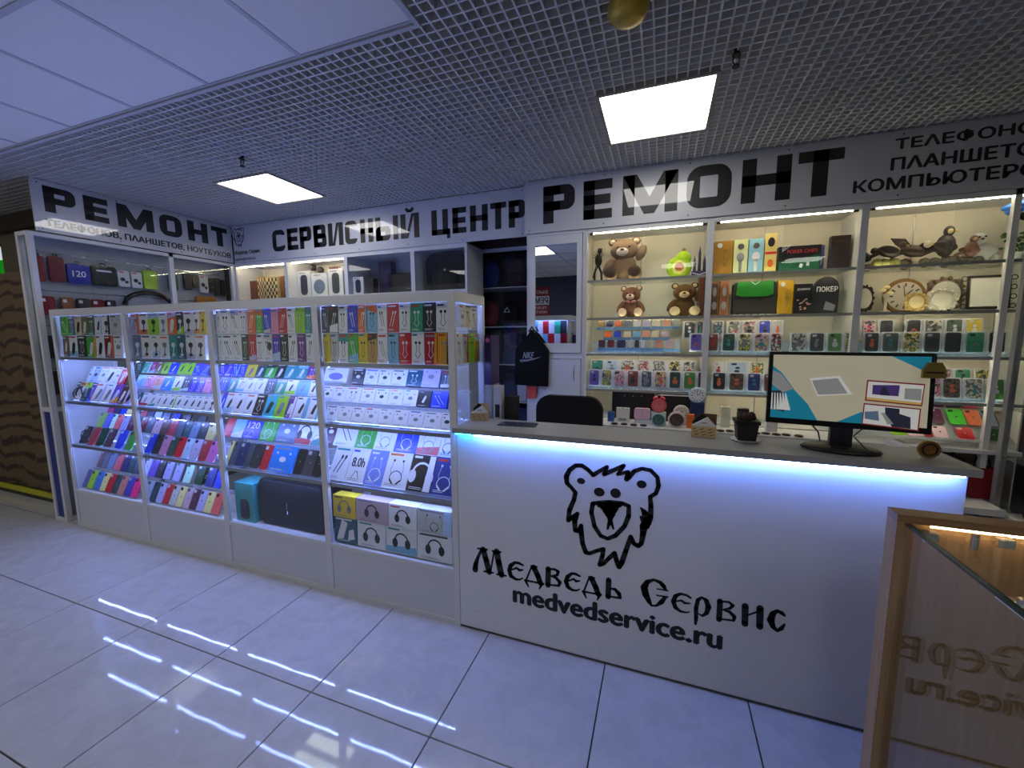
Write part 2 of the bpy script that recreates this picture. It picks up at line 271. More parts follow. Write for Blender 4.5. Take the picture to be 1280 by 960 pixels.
ROWS = [
 ("A top","lower",0.028,1.41,0.165,88,0.02,"box",[(-3.515,-3.43,"taupe","usb",1),(-3.425,-3.317,"white","chg",1),(-3.313,-3.196,"charcoal","bud",1),(-3.192,-3.074,"green","chg",1),(-3.07,-2.965,"white","chg",1),(-2.961,-2.853,"darkred","chg",1),(-2.849,-2.74,"white","tws",1)]),
 ("A top","upper",0.028,1.578,0.15,88,0.02,"box",[(-3.516,-3.406,"green","cab",1),(-3.401,-3.319,"steel","bud",1),(-3.315,-3.23,"beige","chg",1),(-3.226,-3.145,"olive","chg",1),(-3.141,-3.06,"greygreen","bud",1),(-3.056,-2.963,"white","usb",1),(-2.959,-2.867,"white","hold",1),(-2.863,-2.73,"palegrey","tws",1)]),
 ("B top","lower",0.028,1.41,0.165,88,0.02,"box",[(-2.618,-2.526,"steel","hold",1),(-2.523,-2.413,"white","hold",1),(-2.409,-2.32,"white","hold",1),(-2.317,-2.224,"white","hold",1),(-2.22,-2.138,"teal","hold",1),(-2.134,-2.05,"petrol","hold",1),(-2.047,-1.956,"white","hold",1),(-1.953,-1.859,"white","hold",1)]),
 ("B top","upper",0.028,1.578,0.15,88,0.02,"box",[(-2.618,-2.523,"lilac","cab",1),(-2.519,-2.428,"white","hold",1),(-2.424,-2.307,"lime","hold",1),(-2.303,-2.219,"white","hold",1),(-2.215,-2.124,"orange","chg",1),(-2.12,-2.051,"charcoal","hold",1),(-2.047,-1.956,"white","hold",1),(-1.952,-1.893,"white","hold",1),(-1.89,-1.832,"yellow","hold",1)]),
 ("C top","lower",0.028,1.41,0.165,88,0.02,"box",[(-1.732,-1.693,"white","cab",1),(-1.689,-1.6,"white","cab",1),(-1.596,-1.523,"white","cab",1),(-1.519,-1.463,"darkgreen","bud",1),(-1.459,-1.396,"red","bud",1),(-1.392,-1.334,"white","bud",1),(-1.33,-1.262,"white","tree",1),(-1.258,-1.197,"indigo","bud",1),(-1.194,-1.132,"black","bud",1),(-1.129,-1.062,"white","cab",1),(-1.059,-0.993,"purple","bud",1),(-0.99,-0.935,"white","cab",1)]),
 ("C top","upper",0.028,1.578,0.15,88,0.02,"box",[(-1.732,-1.699,"white","cab",1),(-1.695,-1.605,"white","bud",1),(-1.601,-1.529,"white","cab",1),(-1.526,-1.456,"white","bud",1),(-1.452,-1.387,"orange","cab",1),(-1.383,-1.323,"green","bud",1),(-1.32,-1.26,"blue","cab",1),(-1.256,-1.197,"pink","bud",1),(-1.194,-1.128,"red","cab",1),(-1.125,-1.064,"white","cab",1),(-1.06,-0.99,"lime","bud",1),(-0.987,-0.935,"teal","bud",1)]),
 ("D top","lower",0.028,1.41,0.165,88,0.02,"box",[(-0.862,-0.811,"yellow","bud",1),(-0.807,-0.755,"palegrey","bud",1),(-0.75,-0.686,"white","bud",1),(-0.682,-0.616,"green","cab",1),(-0.612,-0.552,"yellow","bud",1),(-0.548,-0.488,"gold","bud",1),(-0.484,-0.421,"white","cab",1),(-0.417,-0.351,"sky","bud",1),(-0.347,-0.272,"red","bud",1),(-0.268,-0.193,"white","bud",1),(-0.189,-0.116,"crimson","bud",1),(-0.112,-0.037,"amber","bud",1)]),
 ("D top","upper",0.028,1.578,0.15,88,0.02,"box",[(-0.862,-0.81,"slate","cab",1),(-0.806,-0.746,"black","cab",1),(-0.742,-0.681,"white","bud",1),(-0.677,-0.612,"blue","cab",1),(-0.608,-0.549,"orange","cab",1),(-0.544,-0.481,"sky","bud",1),(-0.477,-0.417,"white","cab",1),(-0.413,-0.343,"red","cab",1),(-0.339,-0.272,"white","bud",1),(-0.268,-0.195,"seagreen","bud",1),(-0.191,-0.12,"charcoal","bud",1),(-0.116,-0.036,"white","bud",1)]),
 ("A upper","front",0.035,1.056,0.155,64,0.012,"box",[(-3.53,-3.485,"slate","cab",1),(-3.481,-3.406,"white","cab",1),(-3.402,-3.319,"darkteal","cab",1),(-3.315,-3.258,"blue","cab",1),(-3.254,-3.124,"white","chg",1),(-3.12,-3.017,"white","chg",1),(-3.014,-2.918,"violet","chg",1),(-2.914,-2.844,"brown","chg",1),(-2.84,-2.752,"lilac","chg",1)]),
 ("A upper","back",0.14,1.19,0.14,64,0.012,"box",[(-3.53,-3.478,"white","tws",1),(-3.474,-3.379,"paleblue","tws",1),(-3.375,-3.271,"white","tws",1),(-3.267,-3.166,"white","chg",1),(-3.162,-3.101,"white","tws",1),(-3.097,-3.014,"red","chg",1)]),
 ("B upper","front",0.035,1.056,0.1,64,0.012,"box",[(-2.693,-2.644,"petrol","usb",1),(-2.64,-2.552,"white","usb",1),(-2.549,-2.471,"white","usb",1),(-2.467,-2.408,"white","usb",1),(-2.404,-2.338,"white","usb",1),(-2.334,-2.26,"white","usb",1),(-2.257,-2.184,"white","usb",1),(-2.181,-2.11,"white","usb",1),(-2.106,-2.044,"white","usb",1),(-2.041,-1.983,"white","usb",1),(-1.98,-1.92,"white","hold",1),(-1.916,-1.85,"white","hold",1)]),
 ("B upper","middle",0.13,1.165,0.11,64,0.012,"box",[(-2.866,-2.759,"sky","cab",1),(-2.755,-2.66,"pink","cab",1),(-2.656,-2.554,"salmon","cab",1),(-2.551,-2.434,"azure","usb",1),(-2.431,-2.33,"white","usb",1),(-2.326,-2.244,"charcoal","bud",1),(-2.24,-2.167,"indigo","bud",1),(-2.164,-2.092,"violet","bud",1),(-2.089,-2.015,"pink","bud",1)]),
 ("B upper","back",0.23,1.272,0.1,64,0.012,"box",[(-3.044,-2.952,"darkgreen","cab",1),(-2.948,-2.852,"seagreen","cab",1),(-2.849,-2.783,"magenta","cab",1),(-2.779,-2.71,"olive","usb",1),(-2.706,-2.624,"lime","usb",1),(-2.62,-2.518,"blue","usb",1),(-2.515,-2.432,"lime","usb",1),(-2.428,-2.343,"lime","usb",1),(-2.34,-2.26,"blue","cab",1),(-2.257,-2.151,"blue","cab",1)]),
 ("C upper","front",0.035,1.056,0.14,64,0.012,"box",[(-1.808,-1.769,"blue","usb",1),(-1.766,-1.677,"white","usb",1),(-1.673,-1.586,"white","usb",1),(-1.582,-1.494,"white","usb",1),(-1.49,-1.405,"black","bud",1),(-1.402,-1.313,"cyan","chg",1),(-1.309,-1.219,"lime","chg",1),(-1.216,-1.155,"purple","chg",1),(-1.151,-1.045,"white","usb",1),(-1.041,-0.953,"white","usb",1)]),
 ("C upper","middle",0.13,1.185,0.1,64,0.012,"box",[(-1.93,-1.84,"blue","bud",1),(-1.836,-1.76,"teal","chg",1),(-1.756,-1.678,"white","cab",1),(-1.674,-1.584,"white","usb",1),(-1.58,-1.491,"white","usb",1),(-1.487,-1.405,"slate","bud",1),(-1.401,-1.315,"seagreen","chg",1),(-1.311,-1.222,"white","usb",1),(-1.218,-1.115,"sky","usb",1),(-1.112,-1.046,"white","usb",1)]),
 ("C upper","back",0.23,1.275,0.1,64,0.012,"box",[(-2.064,-1.995,"indigo","cab",1),(-1.991,-1.937,"indigo","cab",1),(-1.933,-1.862,"blue","cab",1),(-1.858,-1.792,"blue","cab",1),(-1.789,-1.694,"yellow","chg",1),(-1.691,-1.607,"darkteal","chg",1),(-1.603,-1.508,"green","chg",1),(-1.504,-1.426,"black","chg",1),(-1.422,-1.32,"teal","chg",1),(-1.317,-1.231,"teal","chg",1),(-1.227,-1.148,"purple","bud",1)]),
 ("D upper","front",0.035,1.056,0.095,64,0.022,"box",[(-0.897,-0.808,"white","tws",1),(-0.804,-0.71,"white","tws",1),(-0.706,-0.622,"white","tws",1),(-0.619,-0.521,"white","tws",1),(-0.518,-0.422,"white","tws",1),(-0.419,-0.325,"white","tws",1),(-0.322,-0.228,"white","tws",1),(-0.224,-0.119,"white","tws",1),(-0.116,-0.049,"white","tws",1)]),
 ("D upper","middle",0.13,1.155,0.095,66,0.022,"box",[(-1.01,-0.927,"white","tws",1),(-0.923,-0.828,"white","tws",1),(-0.825,-0.717,"white","bud",1),(-0.713,-0.615,"white","tws",1),(-0.611,-0.518,"white","tws",1),(-0.515,-0.416,"white","tws",1),(-0.413,-0.323,"white","tws",1),(-0.319,-0.234,"charcoal","usb",1),(-0.23,-0.129,"blue","cab",1)]),
 ("D upper","back",0.24,1.25,0.1,68,0.03,"box",[(-1.093,-0.904,"white","mouse",1),(-0.868,-0.774,"charcoal","tws",1),(-0.771,-0.668,"white","tws",1),(-0.665,-0.573,"white","tws",1),(-0.57,-0.463,"white","tws",1),(-0.46,-0.358,"petrol","bud",1),(-0.355,-0.238,"lilac","tws",1.3),(-0.228,-0.155,"slate","bud",1)]),
 ("A middle","front",0.035,0.7,0.148,64,0.01,"case",[(-3.504,-3.398,"black","c",1),(-3.394,-3.275,"red","c",1),(-3.271,-3.181,"darkgreen","c",1),(-3.178,-3.05,"plum","c",1),(-3.046,-2.9,"blue","c",1),(-2.896,-2.806,"green","c",1)]),
 ("A middle","middle",0.14,0.815,0.125,64,0.01,"case",[(-3.468,-3.378,"lime","c",1),(-3.374,-3.29,"blue","c",1),(-3.286,-3.227,"mint","c",1),(-3.223,-3.147,"coral","c",1),(-3.143,-3.063,"lavender","c",1),(-3.059,-2.985,"plum","c",1)]),
 ("A middle","back",0.24,0.915,0.11,64,0.01,"case",[(-3.501,-3.409,"magenta","c",1),(-3.405,-3.32,"navy","c",1),(-3.316,-3.238,"blue","c",1),(-3.234,-3.161,"paleyellow","c",1)]),
 ("B middle","front",0.035,0.7,0.148,64,0.01,"case",[(-2.645,-2.57,"blue","c",1),(-2.566,-2.488,"black","c",1),(-2.484,-2.403,"pink","c",1),(-2.399,-2.32,"darkgreen","c",1),(-2.316,-2.238,"red","c",1),(-2.234,-2.156,"paleblue","c",1),(-2.152,-2.063,"lilac","c",1),(-2.059,-1.98,"red","c",1),(-1.977,-1.893,"orchid","c",1)]),
 ("B middle","middle",0.14,0.815,0.125,64,0.01,"case",[(-2.901,-2.834,"darkred","c",1),(-2.831,-2.744,"slate","c",1),(-2.74,-2.652,"palepink","c",1),(-2.648,-2.563,"brown","c",1),(-2.559,-2.472,"red","c",1),(-2.468,-2.386,"slate","c",1),(-2.383,-2.308,"darkteal","c",1),(-2.305,-2.22,"steel","c",1),(-2.217,-2.136,"charcoal","c",1),(-2.132,-2.037,"paleyellow","c",1)]),
 ("B middle","back",0.24,0.915,0.11,64,0.01,"case",[(-3.049,-2.963,"red","c",1),(-2.959,-2.875,"navy","c",1),(-2.871,-2.776,"paleblue","c",1),(-2.772,-2.662,"steel","c",1),(-2.658,-2.541,"blue","c",1),(-2.537,-2.409,"charcoal","c",1),(-2.372,-2.232,"charcoal","c",1)]),
 ("C middle","front",0.035,0.7,0.165,63,0.012,"case",[(-1.79,-1.759,"paleyellow","c",1),(-1.755,-1.699,"slate","c",1),(-1.696,-1.61,"navy","c",1),(-1.606,-1.557,"darkteal","c",1),(-1.553,-1.473,"charcoal","c",1),(-1.469,-1.398,"red","c",1),(-1.394,-1.192,"azure","tws",1),(-1.182,-1.108,"black","c",1),(-1.105,-1.022,"black","c",1),(-1.019,-0.962,"black","c",1)]),
 ("C middle","back",0.18,0.845,0.165,62,0.012,"box",[(-1.996,-1.916,"red","c",1),(-1.912,-1.803,"sky","c",1),(-1.799,-1.645,"indigo","t:120",1),(-1.641,-1.497,"green","nb",1),(-1.493,-1.316,"steel","tws",1),(-1.312,-1.181,"white","hp",1),(-1.177,-1.096,"white","nb",1)]),
 ("D middle","front",0.035,0.7,0.205,61,0.014,"box",[(-0.898,-0.774,"white","cab",1),(-0.771,-0.641,"white","t:8.0h",1),(-0.637,-0.513,"periwinkle","nb",1),(-0.51,-0.349,"white","nb",1),(-0.345,-0.195,"black","hp",1),(-0.191,-0.052,"navyblue","nb",1)]),
 ("D middle","back",0.19,0.86,0.18,61,0.014,"box",[(-1.074,-0.999,"plum","tws",1),(-0.995,-0.825,"white","cab",1),(-0.821,-0.683,"green","nb",1),(-0.68,-0.533,"white","nb",1),(-0.53,-0.378,"blue","nb",1),(-0.375,-0.226,"white","nb",1),(-0.222,-0.124,"white","nb",1)]),
 ("A bottom","front",0.035,0.322,0.148,66,0.01,"case",[(-3.53,-3.476,"violet","c",1),(-3.472,-3.386,"lime","c",1),(-3.382,-3.298,"azure","c",1),(-3.294,-3.221,"paleyellow","c",1),(-3.217,-3.136,"red","c",1),(-3.132,-3.061,"darkteal","c",1),(-3.058,-2.979,"salmon","c",1),(-2.975,-2.895,"indigo","c",1),(-2.892,-2.81,"hotpink","c",1)]),
 ("A bottom","back",0.14,0.46,0.148,66,0.01,"case",[(-3.53,-3.476,"darkred","c",1),(-3.472,-3.396,"slate","c",1),(-3.392,-3.31,"steel","c",1),(-3.306,-3.206,"coral","c",1),(-3.202,-3.122,"navy","c",1),(-3.118,-3.043,"darkteal","c",1),(-3.039,-2.968,"slate","c",1)]),
 ("B bottom","front",0.035,0.322,0.148,66,0.01,"case",[(-2.734,-2.661,"paleblue","c",1),(-2.657,-2.588,"darkteal","c",1),(-2.584,-2.508,"lavender","c",1),(-2.504,-2.435,"red","c",1),(-2.431,-2.359,"palegrey","c",1),(-2.355,-2.282,"paleyellow","c",1),(-2.278,-2.211,"palepink","c",1),(-2.207,-2.137,"plum","c",1),(-2.133,-2.058,"lavender","c",1),(-2.055,-1.978,"paleyellow","c",1),(-1.974,-1.894,"coral","c",1)]),
 ("B bottom","back",0.14,0.46,0.148,66,0.01,"case",[(-2.916,-2.845,"lavender","c",1),(-2.841,-2.754,"violet","c",1),(-2.75,-2.673,"charcoal","c",1),(-2.669,-2.566,"lavender","c",1),(-2.562,-2.451,"lavender","c",1),(-2.447,-2.325,"mint","c",1),(-2.321,-2.194,"darkgreen","c",1),(-2.19,-2.087,"navyblue","c",1),(-2.084,-2.016,"blue","c",1)]),
 ("D bottom","lower",0.03,0.322,0.155,88,0.07,"box",[(-0.862,-0.694,"petrol","gad",1),(-0.689,-0.491,"white","hp",1),(-0.486,-0.28,"white","hp",1),(-0.276,-0.056,"white","hp",1)]),
 ("D bottom","upper",0.03,0.478,0.135,88,0.07,"box",[(-0.862,-0.697,"yellow","hp",1),(-0.692,-0.467,"mauve","hp",1),(-0.462,-0.277,"white","hp",1),(-0.272,-0.059,"palegrey","nb",1)]),
 ("R1 lower","front",1.62,1.125,0.145,86,0.02,"blister",[(0.396,0.497,"violet","b",1),(0.5,0.595,"multi","b",1),(0.598,0.703,"pinkmulti","b",1),(0.706,0.811,"rust","b",1),(0.814,0.912,"steelmulti","b",1),(0.916,1.023,"pinkyellow","b",1),(1.026,1.127,"darkgreen","b",1),(1.13,1.235,"leafgreen","b",1),(1.238,1.282,"plum","b",1)]),
 ("R1 lower","back",1.74,1.215,0.13,86,0.02,"blister",[(0.392,0.512,"teal","b",1),(0.516,0.633,"paleblue","b",1),(0.637,0.772,"greymulti","b",1),(0.776,0.887,"rosemulti","b",1),(0.891,1.015,"greymulti","b",1),(1.019,1.125,"yellowmulti","b",1),(1.128,1.236,"greymulti","b",1)]),
 ("R2 lower","front",1.62,1.125,0.145,86,0.02,"blister",[(1.335,1.442,"black","b",1),(1.446,1.567,"brownspeck","b",1),(1.571,1.673,"navyblue","b",1),(1.677,1.771,"rust","b",1)]),
 ("R2 lower","back",1.74,1.215,0.13,86,0.02,"blister",[(1.349,1.445,"white","b",1),(1.449,1.604,"paleblue","b",1),(1.609,1.713,"yellowmulti","b",1)]),
 ("R2 upper","front",1.62,1.42,0.145,86,0.02,"blister",[(1.168,1.263,"violet","b",1),(1.293,1.375,"rust","b",1),(1.388,1.49,"darkgreen","b",1),(1.494,1.593,"yellowmulti","b",1),(1.597,1.702,"pinkyellow","b",1),(1.706,1.785,"redmulti","b",1)]),
 ("R2 upper","back",1.74,1.52,0.14,86,0.02,"blister",[(1.123,1.22,"charcoal","b",1),(1.224,1.275,"charcoal","b",1),(1.331,1.418,"steelmulti","b",1),(1.434,1.533,"greymulti","b",1),(1.537,1.642,"palemulti","b",1),(1.646,1.737,"blue","b",1),(1.742,1.813,"palegrey","b",1)]),
 ("R2 upper","front right",1.62,1.42,0.145,86,0.02,"blister",[(1.829,1.936,"greymulti","b",1),(1.941,2.044,"black","b",1),(2.048,2.144,"leafgreen","b",1),(2.148,2.23,"yellowmulti","b",1)]),
 ("R3 upper","front",1.62,1.42,0.145,86,0.02,"blister",[(2.258,2.35,"charcoal","b",1),(2.354,2.457,"greygreen","b",1),(2.462,2.568,"yellowmulti","b",1),(2.572,2.669,"charcoal","b",1),(2.674,2.774,"black","b",1),(2.778,2.885,"seagreen","b",1),(2.889,2.981,"black","b",1)]),
 ("R3 upper","back",1.74,1.52,0.13,86,0.02,"blister",[(2.28,2.369,"pinkmulti","b",1),(2.382,2.468,"charcoal","b",1),(2.528,2.617,"black","b",1),(2.624,2.73,"greymulti","b",1),(2.735,2.832,"greygreen","b",1),(2.837,2.929,"yellow","b",1)]),
 ("R3 lower","front",1.62,1.125,0.145,80,0.02,"blister",[(2.663,2.693,"pinkmulti","b",1),(2.697,2.802,"brownspeck","b",1),(2.806,2.91,"greymulti","b",1),(2.914,3.011,"leafgreen","b",1)]),
 ("R3 lower","back",1.76,1.2,0.12,80,0.02,"blister",[(2.752,2.816,"palemulti","b",1),(2.823,2.918,"seagreen","b",1),(2.931,3.018,"yellowmulti","b",1)]),
 ("R3 bottom","front",1.6,0.87,0.09,50,0.01,"case",[(2.449,2.539,"lime","c",1),(2.541,2.623,"palepink","c",1),(2.627,2.673,"red","c",1),(2.676,2.75,"palepink","c",1),(2.778,2.899,"red","c",1),(2.903,3.049,"darkgreen","c",1)]),
 ("R3 bottom","middle",1.68,0.95,0.12,50,0.01,"case",[(2.704,2.764,"plum","c",1),(2.789,2.876,"green","c",1),(2.879,2.957,"orange","c",1),(2.961,3.029,"steel","c",1),(3.033,3.095,"taupe","c",1)]),
 ("R3 bottom","back",1.78,1.05,0.09,50,0.01,"case",[(2.743,2.801,"plum","c",1),(2.807,2.889,"charcoal","c",1),(2.892,2.978,"red","c",1)]),
 ("R1 upper","top",1.78,1.6,0.06,88,0.03,"mini",[(0.435,0.505,"gold","m",1),(0.509,0.579,"navy","m",1),(0.582,0.655,"orange","m",1),(0.658,0.726,"steel","m",1),(0.73,0.805,"white","m",1),(0.809,0.881,"lilac","m",1),(0.885,0.959,"cream","m",1),(0.963,1.036,"peach","m",1),(1.039,1.105,"palegrey","m",1)]),
 ("R1 upper","middle",1.71,1.51,0.06,88,0.03,"mini",[(0.501,0.576,"orange","m",1),(0.58,0.657,"blue","m",1),(0.661,0.733,"cream","m",1),(0.737,0.808,"sky","m",1),(0.812,0.882,"peach","m",1),(0.886,0.955,"cream","m",1),(0.958,1.028,"palepink","m",1)]),
 ("R1 upper","bottom",1.63,1.42,0.075,88,0.03,"mini",[(0.468,0.538,"plum","m",1),(0.542,0.611,"darkred","m",1),(0.615,0.702,"navy","m",1),(0.706,0.757,"palegrey","m",1),(0.76,0.803,"charcoal","m",1),(0.807,0.845,"white","m",1),(0.849,0.91,"cream","m",1),(0.913,0.984,"peach","m",1),(0.988,1.058,"palepink","m",1),(1.061,1.106,"white","m",1)]),
]
LETTER_STROKES = [[(0.111,0.465,0.0077),(0.162,0.468,0.0076)],[(0.13,0.461,0.0107),(0.109,0.411,0.0153),(0.097,0.375,0.0235),(0.093,0.344,0.0282)],[(0.141,0.464,0.0291),(0.156,0.413,0.0287),(0.172,0.348,0.0287)],[(0.144,0.345,0.0076),(0.194,0.348,0.0076)],[(0.179,0.348,0.0076),(0.192,0.412,0.0068),(0.201,0.465,0.0076)],[(0.192,0.466,0.0076),(0.238,0.468,0.0075)],[(0.216,0.467,0.0296),(0.226,0.411,0.0296),(0.24,0.347,0.0303)],[(0.216,0.344,0.0076),(0.265,0.346,0.0074)],[(0.357,0.421,0.0087),(0.335,0.428,0.0116),(0.314,0.427,0.0117),(0.291,0.406,0.0192),(0.284,0.378,0.0207),(0.292,0.351,0.0194),(0.317,0.339,0.0117),(0.339,0.341,0.0073),(0.356,0.352,0.0043)],[(0.295,0.384,0.0059),(0.324,0.4,0.0089),(0.337,0.391,0.0117),(0.356,0.396,0.0058)],[(0.403,0.427,0.0057),(0.386,0.381,0.0065),(0.371,0.339,0.0073)],[(0.413,0.421,0.026),(0.434,0.38,0.0257),(0.447,0.345,0.0243)],[(0.399,0.425,0.0057),(0.429,0.427,0.0056)],[(0.368,0.343,0.0102),(0.414,0.344,0.0073),(0.46,0.344,0.0113)],[(0.37,0.342,0.0117),(0.379,0.325,0.0087),(0.386,0.311,0.0036)],[(0.455,0.343,0.0116),(0.447,0.326,0.0086),(0.441,0.313,0.0036)],[(0.487,0.428,0.0237),(0.485,0.343,0.024)],[(0.476,0.426,0.0063),(0.519,0.432,0.0097),(0.536,0.424,0.0139),(0.531,0.405,0.0111),(0.498,0.392,0.0056)],[(0.502,0.393,0.0056),(0.526,0.389,0.0124),(0.544,0.371,0.0167),(0.54,0.352,0.0096),(0.476,0.344,0.0064)],[(0.641,0.422,0.0081),(0.621,0.429,0.0109),(0.602,0.428,0.0109),(0.582,0.407,0.0177),(0.575,0.381,0.0193),(0.584,0.355,0.0179),(0.606,0.344,0.0109),(0.626,0.346,0.0068),(0.641,0.356,0.0041)],[(0.585,0.386,0.0055),(0.612,0.402,0.0081),(0.623,0.393,0.0109),(0.64,0.398,0.0054)],[(0.687,0.429,0.0054),(0.672,0.385,0.0061),(0.66,0.345,0.0068)],[(0.696,0.422,0.0238),(0.716,0.384,0.0238),(0.728,0.35,0.0225)],[(0.683,0.426,0.0054),(0.71,0.428,0.0053)],[(0.657,0.348,0.0093),(0.699,0.349,0.0066),(0.74,0.35,0.0106)],[(0.659,0.347,0.0106),(0.667,0.331,0.008),(0.673,0.318,0.0034)],[(0.736,0.348,0.0106),(0.729,0.332,0.0078),(0.724,0.32,0.0033)],[(0.775,0.431,0.0222),(0.774,0.348,0.0222)],[(0.781,0.392,0.0051),(0.805,0.391,0.0129),(0.823,0.373,0.0168),(0.829,0.354,0.0102),(0.765,0.349,0.0065)],[(0.986,0.434,0.0043),(1.03,0.435,0.0055)],[(1.02,0.441,0.0098),(1.013,0.452,0.018),(0.999,0.467,0.0144),(0.97,0.474,0.0098),(0.943,0.457,0.0186),(0.931,0.428,0.0276),(0.939,0.396,0.0272),(0.954,0.366,0.0186),(0.965,0.349,0.0074),(0.986,0.353,0.0087),(1.006,0.375,0.0183),(1.02,0.399,0.0122)],[(0.986,0.403,0.0049),(1.031,0.405,0.0054)],[(1.124,0.422,0.007),(1.107,0.431,0.0083),(1.082,0.432,0.0095),(1.063,0.417,0.0156),(1.055,0.39,0.0168),(1.065,0.363,0.0159),(1.085,0.35,0.0095),(1.108,0.35,0.0058),(1.121,0.356,0.0036)],[(1.064,0.392,0.0048),(1.089,0.402,0.0072),(1.1,0.393,0.0096),(1.122,0.396,0.0047)],[(1.167,0.435,0.007),(1.153,0.419,0.014),(1.147,0.379,0.0152),(1.149,0.335,0.0142),(1.148,0.306,0.0083)],[(1.167,0.435,0.007),(1.185,0.425,0.0161),(1.195,0.397,0.0199),(1.189,0.367,0.0152),(1.174,0.35,0.0081),(1.157,0.357,0.0035)],[(1.238,0.434,0.0193),(1.238,0.349,0.0193)],[(1.228,0.432,0.0052),(1.272,0.437,0.0079),(1.287,0.425,0.0112),(1.276,0.409,0.0091),(1.251,0.398,0.0045)],[(1.251,0.397,0.0046),(1.277,0.393,0.0102),(1.295,0.376,0.0134),(1.293,0.358,0.0078),(1.232,0.352,0.0052)],[(1.332,0.434,0.0223),(1.335,0.353,0.0212)],[(1.386,0.437,0.0231),(1.389,0.354,0.022)],[(1.341,0.394,0.0056),(1.382,0.422,0.0054)],[(1.472,0.426,0.0087),(1.463,0.434,0.0141),(1.446,0.44,0.0107),(1.432,0.423,0.0195),(1.426,0.394,0.0238),(1.436,0.367,0.0165),(1.451,0.353,0.0096),(1.465,0.366,0.0139),(1.475,0.386,0.0064)]]
BEAR_STROKES = [[(0.694,0.925,0.0139),(0.672,0.947,0.0139),(0.643,0.964,0.0141),(0.614,0.961,0.0141),(0.586,0.937,0.0152),(0.571,0.903,0.018),(0.574,0.873,0.0156),(0.598,0.851,0.0131),(0.615,0.831,0.0152),(0.608,0.795,0.0154),(0.588,0.743,0.0166),(0.582,0.69,0.0144),(0.603,0.71,0.0142),(0.626,0.731,0.0131),(0.613,0.692,0.018),(0.616,0.646,0.0154),(0.631,0.644,0.0132),(0.644,0.675,0.0143),(0.645,0.636,0.018),(0.652,0.587,0.0166),(0.667,0.547,0.0168),(0.684,0.544,0.0132),(0.719,0.564,0.0131),(0.748,0.578,0.0141),(0.744,0.543,0.0152),(0.732,0.497,0.0141),(0.749,0.505,0.0129),(0.771,0.535,0.0139),(0.799,0.568,0.015),(0.807,0.536,0.016),(0.819,0.505,0.0173),(0.832,0.529,0.0171),(0.847,0.586,0.016),(0.867,0.658,0.0146),(0.881,0.628,0.0146),(0.9,0.62,0.0146),(0.913,0.634,0.0146),(0.919,0.682,0.0189),(0.921,0.717,0.0255),(0.937,0.734,0.0219),(0.947,0.762,0.0175),(0.948,0.813,0.0151),(0.943,0.855,0.0128),(0.966,0.873,0.0129),(0.976,0.908,0.0138),(0.97,0.946,0.0127),(0.942,0.974,0.0128),(0.905,0.978,0.0119),(0.874,0.963,0.0131),(0.85,0.933,0.0186)],[(0.694,0.925,0.0139),(0.756,0.97,0.0124),(0.744,0.934,0.0139),(0.828,0.983,0.0131),(0.803,0.94,0.0098),(0.848,0.957,0.012),(0.842,0.923,0.0166)],[(0.906,0.799,0.0055),(0.922,0.781,0.0186),(0.935,0.742,0.0273),(0.939,0.713,0.0087)],[(0.908,0.757,0.0087),(0.926,0.727,0.0222)],[(0.695,0.788,0.015),(0.69,0.746,0.015),(0.705,0.682,0.0152),(0.734,0.64,0.0141),(0.766,0.631,0.0127),(0.801,0.653,0.015),(0.839,0.704,0.0146),(0.855,0.753,0.0155),(0.855,0.8,0.0133),(0.825,0.809,0.0137),(0.77,0.807,0.0137),(0.72,0.797,0.0127),(0.695,0.788,0.015)],[(0.726,0.786,0.0173),(0.814,0.799,0.0171)],[(0.743,0.775,0.0173),(0.796,0.783,0.0228)],[(0.752,0.761,0.0171),(0.793,0.769,0.0171)],[(0.76,0.748,0.015),(0.785,0.753,0.0191)],[(0.774,0.747,0.0289),(0.775,0.723,0.0148),(0.77,0.702,0.0116),(0.765,0.68,0.0081)],[(0.777,0.724,0.0116),(0.783,0.704,0.0104),(0.79,0.684,0.0068)],[(0.771,0.776,0.0399),(0.774,0.759,0.0342)]]
BEAR_DOTS = [(0.64, 0.89, 0.019, 0.015), (0.906, 0.907, 0.021, 0.018), (0.724, 0.848, 0.024, 0.021), (0.796, 0.852, 0.023, 0.023)]

XW = -3.732; YL = 1.661; YR = 1.5755; HC = 2.816
# ================================================================== STRUCTURE
TILE = floor_mat(); GROUT = M('dark_grout', (34,34,38), .8)
floor = struct(bx(-9, 4, -4.5, 3, -.06, -.013).build('floor', GROUT))
tme = MB(); g = .0028
tme.add([(g,g,-.013),(.6-g,g,-.013),(.6-g,.6-g,-.013),(g,.6-g,-.013),(g,g,-.0012),(.6-g,g,-.0012),(.6-g,.6-g,-.0012),(g,.6-g,-.0012),
         (g+.0015,g+.0015,0),(.6-g-.0015,g+.0015,0),(.6-g-.0015,.6-g-.0015,0),(g+.0015,.6-g-.0015,0)],
        [(0,1,5,4),(1,2,6,5),(2,3,7,6),(3,0,4,7),(4,5,9,8),(5,6,10,9),(6,7,11,10),(7,4,8,11),(8,9,10,11)])
tme = tme.mesh('floor_tile', TILE)
for i in range(-14, 6):
    for j in range(-6, 5):
        x = .1669+.6*i; y = -.5905+.6*j
        if y > .3 and x > -4.2: continue
        inst(tme, 'floor_tile', floor, (x, y, 0))
